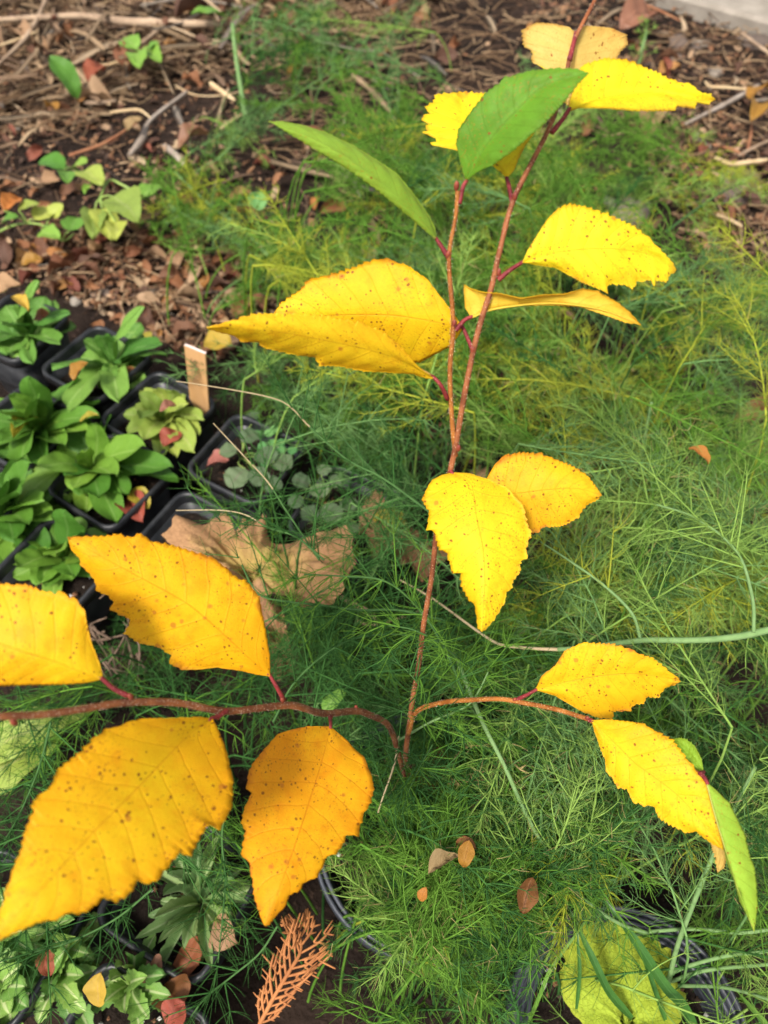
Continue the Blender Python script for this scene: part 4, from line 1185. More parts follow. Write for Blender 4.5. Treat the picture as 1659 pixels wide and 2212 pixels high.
weed('seedling with four round light green leaves on the twigs', [(262, 132, .0), (285, 115, .02), (310, 118, .03), (335, 118, .03)],
     [(295, 108, 268, 84, .034, 'weedg'), (295, 115, 302, 148, .034, 'weedg'), (318, 104, 348, 135, .03, 'weedg'), (320, 105, 343, 92, .022, 'weedg')])
for k, (x0, y0, x1, y1, w, kd, z0, z1, lab) in enumerate([
    (168, 214, 107, 120, .036, 'darkleaf', .02, .07, 'single dark green upright leaf among the twigs'),
    (490, 40, 412, 30, .04, 'weedg', .03, .05, 'pale green leaf on the twigs at the top edge'),
    (560, 455, 553, 415, .024, 'clover', .05, .06, 'round blue green leaf among the asparagus at upper left'),
    (-60, 1650, 205, 1530, .034, 'rosette_l', .02, .04, 'pale green leaf out of focus beneath the left branch'),
    (-50, 1710, 130, 1590, .040, 'rosette_l', .02, .03, 'second pale green leaf at the left edge beneath the branch'),
]):
    o = leaf_thing('weed_leaf' if k else 'upright_leaf', pick(kd), G(x0, y0, z0), G(x1, y1, z1), w, lab, 'leaf', roll=.1)

# ---- lobed dried leaves
def lobed_leaf(center, outline, z, label, mats, name='dried_leaf', seed=0, amp=.015, dome=.012, rings=9, cat='leaf'):
    rng = np.random.default_rng(seed)
    c = G(center[0], center[1], z)
    pts = np.array([G(x, y, z) for x, y in outline])
    o = resample(np.vstack([spline(np.vstack([pts, pts[:1]]), 6)]), 97)[:-1]
    n = len(o)
    wob = 1 + 0.03 * np.sin(np.arange(n) * 2.1) * rng.random(n) + .015 * rng.standard_normal(n)
    vs, uv = [c[None]], [[(0, 0, 0)]]
    ang = np.arctan2(o[:, 1] - c[1], o[:, 0] - c[0])
    # folds run out from the leaf stalk along the lobes
    ridge = np.abs(np.sin(ang * 2.5 + rng.random() * 6))
    for k in range(1, rings + 1):
        q = k / rings
        p = c + (o - c) * (q * (1 + (wob - 1) * q))[:, None]
        hz = dome * math.sin(q * 2.4) + amp * (ridge - .5) * q * 1.3 + amp * (vnoise(p[:, 0] * 70 + seed, p[:, 1] * 70, 3) - .5) * 1.6 + .5 * amp * (vnoise(p[:, 0] * 220 + seed, p[:, 1] * 220, 4) - .5) + 1.3 * amp * q ** 6 * (vnoise(ang * 4 + seed, ang * 0, 8) - .35) + .35 * amp * np.exp(-((np.sin(ang * 2.5) / .16) ** 2)) * (1 - q)
        p = p.copy(); p[:, 2] = z + hz
        vs.append(p)
        uv.append(np.column_stack([np.full(n, q), np.abs(np.sin(ang * 2.5)), np.zeros(n)]))
    e = np.arange(n)
    t = np.stack([np.zeros(n, int), 1 + e, 1 + (e + 1) % n], -1)
    v = np.vstack(vs)
    return thing(name, v, [grid_faces(rings, n, off=1, close=True), t], mats, label, cat, attrs={'leaf_uv': np.vstack([np.asarray(a) for a in uv])})


def dried_mat(name, cin, cout, vein, mid=.45, nets=.3, sc=260.0):
    t = NT(name)
    uv = t.n('SeparateXYZ', Vector=t.n('Attribute', attribute_name='leaf_uv').outputs['Vector'])
    tc = t.n('TexCoord').outputs['Object']
    nz = t.n('TexNoise', Vector=tc, Scale=60.0, Detail=5.0, Roughness=.65)
    q = t.math('ADD', uv.outputs[0], t.math('MULTIPLY', t.math('SUBTRACT', nz.outputs[0], .5), .9))
    c = t.mix(t.smooth(q, mid - .3, mid + .3), cin, cout)
    vo = t.n('TexVoronoi', feature='DISTANCE_TO_EDGE', Vector=tc, Scale=sc)
    net = t.math('SUBTRACT', 1.0, t.smooth(vo.outputs['Distance'], 0, .07))
    rad = t.math('SUBTRACT', 1.0, t.smooth(uv.outputs[1], .0, .10))
    c = t.mix(t.math('MULTIPLY', net, nets), c, vein)
    c = t.mix(t.math('MULTIPLY', rad, .5), c, vein)
    n2 = t.n('TexNoise', Vector=tc, Scale=350.0, Detail=3.0)
    c = t.mix(t.math('MULTIPLY', t.smooth(n2.outputs[0], .55, .75), .5), c, tuple(x * .45 for x in cout))
    h = t.math('ADD', t.math('MULTIPLY', net, -.6), n2.outputs[0])
    return t.finish(c, .75, .2, .12, bump=h, bstr=.6, bdist=.001)


M['dry_brown'] = dried_mat('dry_brown_leaf', (.44, .31, .095), (.35, .19, .09), (.24, .135, .065))
M['dry_tan'] = dried_mat('dry_tan_leaf', (.33, .19, .09), (.29, .15, .075), (.2, .11, .06), .3)
M['lime'] = dried_mat('lime_yellow_leaf', (.29, .37, .03), (.36, .40, .035), (.12, .20, .015), .9, .10, 420.0)
Z6 = lambda pts: [(329 + x * .397, 1042 + y * .397) for x, y in pts]
Z7 = lambda pts: [(1042 + x * .3717, 1810 + y * .3717) for x, y in pts]
lobed_leaf(*Z6([(545, 505)]), Z6([(70, 330), (180, 262), (300, 238), (410, 198), (448, 285), (500, 300), (560, 285), (628, 250), (645, 330), (760, 322), (950, 308), (1060, 350), (1098, 430), (1065, 560), (1000, 660), (880, 738), (760, 712), (660, 640), (560, 640), (400, 560), (200, 470)]),
           .125, 'large lobed dried leaf, brown with yellow centre, on the pots behind the spotted leaf', [M['dry_brown']], seed=3)
lobed_leaf(*Z6([(680, 850)]), Z6([(590, 640), (700, 700), (745, 850), (770, 1000), (745, 1060), (640, 1060), (560, 1000), (560, 800)]), .075, 'brown dried leaf hanging below the large lobed one', [M['dry_tan']], seed=5)
lobed_leaf(*Z6([(1340, 340)]), Z6([(1150, 130), (1230, 140), (1360, 250), (1500, 310), (1640, 390), (1650, 470), (1500, 520), (1300, 480), (1170, 390), (1120, 260)]), .098, 'brown dried leaf right behind the main stem', [M['dry_tan']], seed=9)
lobed_leaf(*Z7([(840, 1090)]), Z7([(570, 520), (640, 485), (720, 478), (800, 500), (880, 540), (960, 590), (1050, 640), (1092, 700), (1088, 800), (1150, 860), (1178, 940), (1140, 1080), (1000, 1150), (800, 1160), (620, 1120), (500, 980), (435, 850), (450, 760), (490, 640)]),
           .098, 'large yellow green leaf lying in the round ribbed pot', [M['lime']], seed=12, amp=.003, dome=.004)
# crumpled dead stalks left of the spotted leaf's base
rt = root('dead_stalks', G(240, 1380, .06), 'tangle of withered grey brown stalks under the spotted golden leaf', 'plant')
M['dead_stalk'] = simple('withered_stalk', (.10, .065, .045), (.19, .13, .09), 60, .85, .15, .4)
for k in range(24):
    a = G(240 + lr.normal(0, 45), 1370 + lr.normal(0, 70), lr.uniform(.03, .085)); b = G(240 + lr.normal(0, 55), 1390 + lr.normal(0, 80), lr.uniform(.06, .11))
    b = a + (b - a) * .7
    m_ = (a + b) / 2 + lr.normal(0, .007, 3)
    v, f = tube([a, m_, b], [lr.uniform(.0006, .0016), lr.uniform(.0004, .0009)], 6, 5, .3, k)
    part('stalk', v, f, [M['dead_stalk']], rt)

# ---- wooden plant tag
tl, tr_, brr, tipp, bl = W(397.6, 746, .668), W(443, 765, .664), W(451, 884, .725), W(439, 893, .732), W(410, 861, .717)
nt = norm(np.cross(tr_ - tl, bl - tl))
if nt @ (C0 - tl) < 0: nt = -nt
poly = np.array([tl, tr_, brr, tipp - np.array([0, 0, .02]), bl])
thk = .0018
rt = root('plant_tag', tipp, 'slanted wooden plant tag with faded writing standing in a black pot', 'tag')
vv_ = np.vstack([poly, poly - nt * thk])
part('stake', vv_, [np.array([[0, 1, 2, 4], [5, 9, 7, 6], [1, 6, 7, 2], [4, 9, 5, 0], [2, 7, 8, 3], [3, 8, 9, 4]]), np.array([[2, 3, 4], [7, 9, 8]])], [M['wood_tag']], rt, smooth=False)
part('cut_end', np.array([tl + (tl - bl) * .004, tr_ + (tr_ - brr) * .004, tr_ + (tr_ - brr) * .004 - nt * thk * 1.4, tl + (tl - bl) * .004 - nt * thk * 1.4, tl, tr_, tr_ - nt * thk * 1.4, tl - nt * thk * 1.4]),
     np.array([[0, 1, 2, 3], [4, 5, 1, 0], [7, 3, 2, 6]]), [M['tag_end']], rt, smooth=False)


def lettering(body, org, xa, ya, size, parent):
    cu = bpy.data.curves.new('lettering', 'FONT')
    cu.body = body; cu.size = size; cu.offset = 0.0
    tmp = bpy.data.objects.new('tmp', cu); col.objects.link(tmp)
    bpy.context.view_layer.update()
    me = bpy.data.meshes.new_from_object(tmp.evaluated_get(bpy.context.evaluated_depsgraph_get()))
    bpy.data.objects.remove(tmp)
    xa = norm(xa); ya = norm(ya - xa * (ya @ xa)); za = np.cross(xa, ya)
    me.materials.clear(); me.materials.append(M['ink'])
    o = bpy.data.objects.new('lettering', me); col.objects.link(o); o.parent = parent
    og = org - ORIG[parent.name]
    o.matrix_basis = Matrix(((xa[0], ya[0], za[0], og[0]), (xa[1], ya[1], za[1], og[1]), (xa[2], ya[2], za[2], og[2]), (0, 0, 0, 1)))


dn = norm(bl - tl); acr = norm(tr_ - tl)
lettering('SILENE', tl + dn * .011 + acr * .0055 + nt * .0004, dn, acr, .0105, rt)
print('plants built')
#@@ASPARAGUS
# ================================================================ litter on the bare soil
rng = np.random.default_rng(2024)


def in_poly(x, y, poly):
    inside = False
    j = len(poly) - 1
    for i in range(len(poly)):
        xi, yi = poly[i]; xj, yj = poly[j]
        if (yi > y) != (yj > y) and x < (xj - xi) * (y - yi) / (yj - yi) + xi: inside = not inside
        j = i
    return inside


def sample(poly, n, r=rng):
    p = np.array(poly); lo, hi = p.min(0), p.max(0)
    out = []
    while len(out) < n:
        x, y = r.uniform(lo, hi)
        if in_poly(x, y, poly): out.append((x, y))
    return out


def on_ground(x, y, dz=0.0):
    p = G(x, y, 0.0)
    p[2] = float(ground_h(p[0], p[1])) + dz
    return p


TWIGGY = [(-80, -60), (1000, -60), (900, 60), (560, 100), (480, 160), (300, 180), (200, 260), (-80, 300)]
BARE_L = [(-80, 250), (250, 150), (520, 150), (620, 420), (640, 600), (480, 780), (330, 720), (200, 640), (-80, 560)]
LEAFY = [(0, 540), (260, 470), (560, 520), (620, 640), (470, 780), (330, 740), (200, 660), (60, 610)]
BARE_R = [(1100, -40), (1500, -10), (1720, 90), (1720, 560), (1500, 520), (1420, 400), (1340, 260), (1180, 130)]
UNDER = [(560, 60), (1100, 20), (1350, 300), (1500, 700), (1659, 900), (1500, 1300), (900, 1000), (620, 700)]

LITTER = {'russet': [(.30, .125, .055), (.25, .10, .05), (.34, .155, .07)], 'dark brown': [(.17, .075, .04), (.21, .10, .055), (.14, .07, .045)], 'tan': [(.46, .29, .15), (.40, .24, .13), (.52, .34, .20)],
          'orange': [(.48, .22, .06), (.43, .18, .05), (.50, .25, .08)], 'reddish': [(.27, .085, .05), (.22, .07, .045), (.31, .105, .065)]}
for k_, c_ in LITTER.items(): M['litter ' + k_] = palette('dry_leaf_' + k_.replace(' ', '_'), c_, 60, .65, .25, .1)
TWIG = {'tan': [(.48, .34, .20), (.56, .41, .26), (.42, .29, .17)], 'brown': [(.28, .18, .11), (.22, .14, .09), (.33, .20, .11)], 'grey': [(.30, .25, .20), (.24, .19, .155), (.36, .30, .24)]}
for k_, c_ in TWIG.items(): M['twig ' + k_] = palette('dry_twig_' + k_, c_, 40, .8, .2, 0)
M['chip'] = palette('bark_chip', [(.17, .095, .06), (.24, .13, .075), (.11, .065, .045), (.30, .17, .09), (.34, .23, .14), (.20, .09, .05)], 50, .85, .15, 0)
M['stone'] = palette('pebble', [(.16, .115, .09), (.24, .19, .145), (.19, .14, .11), (.28, .23, .18), (.14, .105, .085), (.21, .17, .14)], 40, .8, .25, 0, .4)
M['bark_stick'] = simple('stick_bark', (.22, .15, .10), (.42, .30, .20), 25, .85, .15, .5, .001, stretch=(1, 1, 1))
M['grey_stick'] = simple('grey_stick', (.24, .19, .15), (.36, .30, .25), 30, .85, .15, .5)
M['red_stick'] = simple('red_stick', (.26, .10, .05), (.34, .16, .08), 30, .8, .2, .4)
M['straw'] = simple('straw', (.46, .32, .17), (.58, .43, .25), 30, .75, .2, .3)

litter_me = {kk: [leaf_mesh('dry_leaf', s, M['litter ' + kk], 300 + i, arch=.1 + .04 * (i % 3), fold=.2 + .1 * (i % 4), wave=.10, curl=.3 * (i % 3), N=11, H=2, twist=.4 * ((i % 5) - 2) / 2) for i, s in
             enumerate(['elliptic', 'ovate', 'lance', 'elliptic', 'obovate', 'elliptic', 'lance', 'ovate'])] for kk in LITTER}
LAB = {
    'pots': ('dry leaf in the carpet of small leaves behind the pots', 'dry leaves behind the pots'),
    'soil': ('dry leaf lying loose on the bare soil at the left', 'dry leaves on the bare soil'),
    'twigs': ('dry leaf caught among the heaped twigs at the top left', 'dry leaves among the twigs'),
    'right': ('dry leaf scattered over the soil at the upper right', 'dry leaves at the upper right'),
    'under': ('dead leaf lying beneath the feathery asparagus', 'dead leaves under the asparagus'),
}


def scatter_leaves(poly, n, key, s0, s1, zup):
    for x, y in sample(poly, n):
        p = on_ground(x, y, rng.uniform(.003, zup))
        q = rng.choice([.7, 1, 1, 1.25])
        L = rng.uniform(s0, s1) * q; a = rng.random() * 6.28; e = rng.normal(0, .25)
        kk = str(rng.choice(['russet', 'dark brown', 'tan', 'orange', 'reddish'], p=[.34, .30, .20, .06, .10]))
        size = 'small ' if L < s0 + (s1 - s0) * .3 else ('large ' if L > s1 * .95 else '')
        d = np.array([math.cos(a) * math.cos(e), math.sin(a) * math.cos(e), math.sin(e)]) * L
        leaf_thing('dry_leaf', litter_me[kk][rng.integers(8)], p - d / 2 + np.array([0, 0, abs(d[2]) / 2]), p + d / 2 + np.array([0, 0, abs(d[2]) / 2]), L * rng.uniform(.35, .6),
                   size + kk + ' ' + LAB[key][0], 'leaf', LAB[key][1], roll=rng.normal(0, .4))


scatter_leaves(LEAFY, 130, 'pots', .014, .032, .008)
scatter_leaves(BARE_L, 70, 'soil', .016, .036, .008)
scatter_leaves(TWIGGY, 48, 'twigs', .03, .06, .03)
scatter_leaves(BARE_R, 30, 'right', .018, .042, .01)
scatter_leaves(UNDER, 50, 'under', .025, .05, .015)


def unit_twig(seed, kk, S=5):
    r = np.random.default_rng(seed)
    x = np.linspace(0, 1, 6)
    p = np.column_stack([x, r.normal(0, .035, 6) + .06 * np.sin(x * 3) * r.normal(), r.normal(0, .02, 6)])
    p[0, 1:] = 0; p[-1, 1:] = 0
    v, f = tube(p, np.abs(np.linspace(.5, .32, 6) * (1 + .15 * r.standard_normal(6))) * .02, S, 2, .1, seed)
    return mesh_np('twig', v, f, [M['twig ' + kk]])


twig_me = {kk: [unit_twig(i, kk) for i in range(8)] for kk in TWIG}


def unit_straw(seed, kk):
    """flat broken piece of dry reed"""
    r = np.random.default_rng(seed)
    N = 7; u = np.linspace(0, 1, N); vv = np.array([-1, 0, 1.])
    w = .5 * (1 + .2 * r.standard_normal(N)); w[0] *= .5; w[-1] *= .35
    x = np.broadcast_to(u[:, None], (N, 3)); y = vv[None] * w[:, None] + .6 * np.sin(u * 3.1)[:, None] * r.normal()
    z = .25 * np.abs(vv)[None] * np.ones((N, 1)) * .03 + .05 * np.sin(u * 4 + r.random() * 6)[:, None]
    top = np.stack([x, y, z], -1).reshape(-1, 3)
    bot = top - np.array([0, 0, .012])
    F = grid_faces(N, 3)
    k = N * 3
    e = []
    for row in (0, 2):
        i = np.arange(N - 1) * 3 + row
        e.append(np.stack([i, i + 3, i + 3 + k, i + k], -1))
    return mesh_np('reed_piece', np.vstack([top, bot]), np.vstack([F, F[:, ::-1] + k] + e), [M['twig ' + kk]])


straw_me = {kk: [unit_straw(i + 50, kk) for i in range(6)] for kk in TWIG}


def scatter_sticks(poly, n, lab, grp, l0, l1, zup, az=None, spread=3.14, flat=.4):
    for x, y in sample(poly, n):
        p = on_ground(x, y, rng.uniform(.004, zup))
        L = rng.uniform(l0, l1) * rng.choice([.5, .8, 1, 1.3]); a = (rng.random() * 6.28) if az is None else rng.normal(az, spread); e = rng.normal(0, .12)
        d = np.array([math.cos(a) * math.cos(e), math.sin(a) * math.cos(e), math.sin(e)]) * L
        isf = rng.random() < flat
        kk = str(rng.choice(['tan', 'brown', 'grey'], p=[.6, .3, .1] if isf else [.4, .4, .2]))
        me = straw_me[kk][rng.integers(6)] if isf else twig_me[kk][rng.integers(8)]
        size = 'long ' if L > l1 * .8 else ('short ' if L < l0 * 1.1 else '')
        o = leaf_thing('reed_piece' if isf else 'twig', me, p - d / 2, p + d / 2, (rng.uniform(.005, .011) if isf else L * rng.uniform(.3, 1.1)), size + kk + ' ' + lab[1 if isf else 0], 'straw' if isf else 'twig', grp[1 if isf else 0], roll=rng.normal(0, .5))


scatter_sticks(TWIGGY, 290, ('dry twig in the heap of twigs at the top left', 'flat broken piece of dry reed in the heap at the top left'), ('twigs heaped at the top left', 'reed pieces heaped at the top left'), .05, .15, .035, flat=.5)
scatter_sticks(BARE_L, 90, ('dry twig lying on the bare soil at the left', 'flat reed piece on the bare soil at the left'), ('twigs on the left soil', 'reed pieces on the left soil'), .03, .08, .010)
scatter_sticks(LEAFY, 50, ('twig among the small russet leaves behind the pots', 'reed splinter among the small russet leaves behind the pots'), ('twigs behind the pots', 'reed splinters behind the pots'), .02, .05, .012)
scatter_sticks(BARE_R, 60, ('dry twig lying on the soil at the upper right', 'flat reed piece lying on the soil at the upper right'), ('twigs at the upper right', 'reed pieces at the upper right'), .04, .11, .010)
scatter_sticks(UNDER[:3] + [(1000, 500), (640, 500)], 60, ('twig beneath the thin asparagus at the top', 'reed piece beneath the thin asparagus at the top'), ('twigs under the top asparagus', 'reed pieces under the top asparagus'), .06, .16, .02, az=2.3, spread=.5)

# sticks that can be told apart
for pts, r0, r1, mt, lab in [
    ([(-60, 46), (91, 38), (182, 35), (255, 45), (364, 51), (420, 52), (490, 52)], .0058, .0075, 'bark_stick', 'thickest pale branch lying across the top left of the heap'),
    ([(108, -20), (62, 73), (-10, 145)], .0042, .003, 'bark_stick', 'slanting branch crossing over the thick one at the left edge'),
    ([(-20, 104), (30, 88), (80, 68)], .002, .0025, 'straw', 'thin straight straw at the left edge under the slanting branch'),
    ([(404, 198), (327, 258), (306, 302), (280, 335)], .003, .0055, 'grey_stick', 'long grey stick lying alone on the dark soil'),
    ([(149, 336), (226, 309), (297, 264)], .003, .002, 'red_stick', 'reddish brown stick left of the grey one'),
    ([(238, 243), (270, 239), (302, 238), (326, 255)], .0026, .0022, 'straw', 'bent tan twig just above the reddish stick'),
    ([(190, 150), (230, 141), (262, 131)], .0024, .003, 'straw', 'tan twig beside the seedling with round leaves'),
    ([(309, 92), (346, 62), (372, 40)], .004, .003, 'bark_stick', 'short dark branch right of the seedling'),
    ([(378, 184), (418, 204), (469, 207), (525, 197)], .0012, .001, 'straw', 'thin curved straw right of the grey stick'),
    ([(356, 316), (380, 335), (403, 360)], .0055, .0045, 'grey_stick', 'short thick grey stick below the tip of the long grey stick'),
    ([(455, 180), (480, 198), (508, 217)], .0045, .0035, 'straw', 'thick tan reed stub at the edge of the asparagus'),
    ([(477, 278), (500, 262), (522, 247)], .003, .0025, 'straw', 'short tan stick at the edge of the asparagus'),
    ([(182, 222), (215, 222), (252, 217)], .0035, .003, 'bark_stick', 'pale stick lying level beside the upright dark leaf'),
    ([(1480, 268), (1530, 243), (1576, 220), (1640, 183)], .0028, .004, 'grey_stick', 'long grey brown stick slanting on the upper right soil'),
    ([(1523, 176), (1535, 187), (1570, 189), (1612, 193)], .002, .0025, 'straw', 'kinked tan twig above the long slanting stick'),
    ([(1545, 340), (1576, 354), (1620, 350), (1680, 343)], .0032, .0035, 'straw', 'tan stick running off the right edge'),
    ([(1596, 336), (1630, 318), (1680, 295)], .0026, .0022, 'bark_stick', 'brown twig crossing above the tan stick at the right edge'),
    ([(1615, 325), (1622, 290), (1624, 262)], .0022, .0016, 'red_stick', 'short reddish twig standing against the brown one'),
    ([(1540, 312), (1580, 322), (1606, 335)], .0022, .002, 'red_stick', 'reddish twig pointing to the crossing of twigs'),
    ([(1548, 464), (1575, 474), (1604, 489)], .003, .002, 'straw', 'pale splinter on the dark soil at the right'),
    ([(1385, 5), (1440, 30), (1470, 45)], .002, .0016, 'red_stick', 'pine needle bundle lying beside the concrete'),
    ([(1600, 70), (1640, 100), (1690, 135)], .003, .0025, 'bark_stick', 'twig at the foot of the concrete footing'),
    ([(770, 1340), (800, 1350), (850, 1340), (905, 1320)], .001, .001, 'straw', 'pale straw lying behind the lower stem'),
    ([(737, 1290), (790, 1320), (815, 1338)], .0022, .0028, 'straw', 'pale peg of straw beside the dried lobed leaf'),
]:
    zz = .02 if pts[0][1] < 120 else .008
    if pts[0][1] > 1000: zz = .10
    p = np.array([G(x, y, zz) for x, y in pts])
    v, f = tube(p, [r0 * .8, r0, r1, r1 * .6], 8, 6, .09, len(lab))
    thing('stick', v, f, [M[mt]], lab, 'stick')

# stones
def stone(x, y, r, flat, lab, seed, mat='stone', ax=1.0, rot=0.0):
    rg = np.random.default_rng(seed)
    p = on_ground(x, y)
    v, f = ellipsoid((0, 0, 0), (r * ax, r, r * flat), rg, 9, 12, .06)
    c_, s_ = math.cos(rot), math.sin(rot)
    v = np.column_stack([v[:, 0] * c_ - v[:, 1] * s_, v[:, 0] * s_ + v[:, 1] * c_, v[:, 2]])
    return thing('stone', v + p + np.array([0, 0, r * flat * .1]), f, [M[mat]], lab, 'stone')


stone(1470, 80, .021, .55, 'largest rounded brown stone near the concrete footing', 1)
stone(1520, 82, .012, .5, 'oblong tan pebble right of the largest stone', 2, ax=1.7, rot=-.6)
stone(1505, 102, .012, .7, 'pale round pebble below the oblong one', 3)
stone(1470, 112, .011, .6, 'flat pebble left of the pale round one', 4, ax=1.3)
stone(1548, 153, .012, .6, 'grey oval pebble above the kinked twig', 5, ax=1.4, rot=.9)
stone(1640, 85, .026, .4, 'flat reddish brick fragment against the concrete', 6, ax=1.5)
stone(1605, 372, .030, .3, 'large flat taupe stone above its lower twin at the right', 7)
stone(1592, 408, .026, .3, 'lower of the two flat taupe stones at the right', 8)
stone(1358, 452, .028, .5, 'grey slab of stone half hidden by grass above the lemon leaf', 9, ax=1.5, rot=.9)
stone(1318, 428, .010, .6, 'small white stone in the grass above the lemon leaf', 10, 'concrete')
stone(160, 640, .008, .7, 'white pebble on the litter behind the pots', 11, 'concrete')
stone(215, 625, .010, .5, 'tan pebble right of the white one behind the pots', 12, ax=1.3)
stone(400, 630, .009, .6, 'pale pebble among the russet leaves behind the pots', 13)
stone(1395, 25, .010, .6, 'grey pebble at the top edge left of the concrete', 14)
for k in range(22):
    x, y = sample(BARE_R, 1)[0]
    rr_ = rng.uniform(.003, .0075)
    o = stone(x, y, rr_, .6, 'small pebble scattered over the upper right soil', 40 + k, ax=rng.uniform(1, 1.5), rot=rng.random() * 3)
    o['group'] = 'pebbles on the upper right soil'; o.name = 'pebble'
    o['category'] = 'pebble'

# bark chips too small to pick apart, and soil crumbs
def chips(name, poly_n, size, mats, label, zr, flat=.35):
    pos, ll = [], []
    for poly, n in poly_n:
        for x, y in sample(poly, n):
            pos.append(on_ground(x, y, rng.uniform(*zr)))
    pos = np.array(pos); n = len(pos)
    a = rng.random(n) * 6.28; e = rng.normal(0, .35, n)
    L = rng.uniform(size[0], size[1], n) * rng.choice([.6, 1, 1, 1.8], n)
    w = L * rng.uniform(.2, .7, n); h = L * flat * rng.uniform(.3, 1, n)
    dx = np.stack([np.cos(a) * np.cos(e), np.sin(a) * np.cos(e), np.sin(e)], -1)
    dy = np.stack([-np.sin(a), np.cos(a), rng.normal(0, .3, n)], -1)
    dz = np.cross(dx, dy)
    tmpl = np.array([[-1, 0, 0], [-.4, -1, .1], [.5, -.8, 0], [1, .1, 0], [.4, 1, -.1], [-.5, .8, 0], [0, 0, 1], [0, 0, -.8]])
    jit = 1 + .3 * rng.standard_normal((n, 8, 1))
    T = tmpl[None] * jit
    v = pos[:, None] + T[:, :, :1] * (dx * L[:, None] / 2)[:, None] + T[:, :, 1:2] * (dy * w[:, None] / 2)[:, None] + T[:, :, 2:] * (dz * h[:, None] / 2)[:, None]
    f = np.array([[i, (i + 1) % 6, 6] for i in range(6)] + [[(i + 1) % 6, i, 7] for i in range(6)])
    F = (f[None] + (np.arange(n) * 8)[:, None, None]).reshape(-1, 3)
    o = bpy.data.objects.new(name, mesh_np(name, v.reshape(-1, 3), F, mats, midx=np.repeat(rng.integers(0, len(mats), n), 12), smooth=False))
    col.objects.link(o)
    return tag(o, label, None, kind='stuff')


MC = [simple('chip_%d' % i, c, tuple(x * 1.5 for x in c), 60, .85, .15) for i, c in enumerate([(.095, .047, .03), (.15, .072, .038), (.06, .037, .027), (.19, .10, .052), (.27, .175, .105)])]
chips('bark_mulch', [(LEAFY, 1700), (BARE_L, 1900), (TWIGGY, 2600), (BARE_R, 2600), (UNDER, 1200)], (.003, .011), MC, 'loose brown bark mulch and leaf fragments strewn over the soil', (.001, .008))
ALLG = [(-100, -80), (1760, -80), (1760, 1500), (-100, 1500)]
chips('soil_crumbs', [(ALLG, 5000), (BARE_L, 2500), (BARE_R, 2500)], (.002, .006), [M['crumb'], MC[2], M['soil']], 'crumbs of dark garden soil', (-.001, .003), .8)


def pot_litter():
    pos = []
    for k, (c, da, lab) in POTS.items():
        for _ in range(60):
            q = rng.uniform(-.03, .03, 2); pos.append((c[0] + q[0] * .9, c[1] + q[1] * .9, .066 + rng.uniform(0, .003)))
    for c, r_, z_, n in (((.028, .112), .07, .1, 500), ((.137, .004), .06, .085, 320)):
        for _ in range(n):
            a = rng.random() * 6.28; q = r_ * math.sqrt(rng.random()); pos.append((c[0] + q * math.cos(a), c[1] + q * math.sin(a), z_ + rng.uniform(-.001, .003)))
    return np.array(pos)


pp = pot_litter()
n = len(pp)
tm = np.array([[1, 0, 0], [-1, 0, 0], [0, 1, 0], [0, -1, 0], [0, 0, 1], [0, 0, -1.]])
of = np.array([[0, 2, 4], [2, 1, 4], [1, 3, 4], [3, 0, 4], [2, 0, 5], [1, 2, 5], [3, 1, 5], [0, 3, 5]])
sz = rng.uniform(.0006, .0022, n)
v = pp[:, None] + tm[None] * (1 + .35 * rng.standard_normal((n, 6, 1))) * sz[:, None, None]
M['perlite'] = simple('perlite', (.55, .52, .46), (.66, .63, .58), 80, .8, .2)
o = bpy.data.objects.new('potting_mix', mesh_np('potting_mix', v.reshape(-1, 3), (of[None] + (np.arange(n) * 6)[:, None, None]).reshape(-1, 3), [M['pot_soil'], M['crumb'], MC[1], M['perlite']], midx=np.repeat(rng.choice([0, 1, 1, 2, 2, 3], n), 8), smooth=False))
col.objects.link(o)
tag(o, 'loose crumbs of potting mix with pale grains in the pots', None, kind='stuff')
# matted straw fibres
def fibres(poly_n, ln, rad, zr):
    P = []
    for poly, n in poly_n:
        P += [on_ground(x, y, rng.uniform(*zr)) for x, y in sample(poly, n)]
    P = np.array(P); n = len(P)
    a = rng.normal(.3, .9, n); L = rng.uniform(*ln, n)
    d = np.stack([np.cos(a), np.sin(a), rng.normal(0, .12, n)], -1) * L[:, None]
    m_ = rng.normal(0, .18, (n, 3)) * L[:, None] * .5
    v, f = tubes(P - d / 2, P + m_, P + d / 2, rng.uniform(*rad, n), rng.uniform(*rad, n) * .6, 4, 4)
    mats = [simple('straw_fibre_%d' % k, c, tuple(x * 1.35 for x in c), 40, .85, .15) for k, c in enumerate([(.185, .115, .064), (.11, .066, .038), (.26, .175, .10), (.075, .045, .028)])]
    o = bpy.data.objects.new('straw_mulch', mesh_np('straw_mulch', v, f, mats, midx=np.repeat(rng.integers(0, 4, n), 12)))
    col.objects.link(o)
    tag(o, 'matted brown straw and shredded stalks covering the soil', None, kind='stuff')


fibres([(TWIGGY, 1900), (BARE_R, 450), (BARE_L, 110), (LEAFY, 110), ([(540, -40), (1150, -40), (1200, 330), (620, 350)], 900)], (.015, .07), (.0006, .0018), (.002, .016))
print('litter built')

# ================================================================ asparagus
def fern_mat(name, ca, cb, trans=.12):
    t = NT(name)
    tc = t.n('TexCoord').outputs['Object']
    nz = t.n('TexNoise', Vector=tc, Scale=22.0, Detail=3.0)
    n2 = t.n('TexNoise', Vector=tc, Scale=260.0, Detail=1.0)
    c = t.mix(t.smooth(t.math('ADD', t.math('MULTIPLY', nz.outputs[0], .6), t.math('MULTIPLY', n2.outputs[0], .4)), .36, .64), ca, cb)
    return t.finish(c, .75, .08, trans)


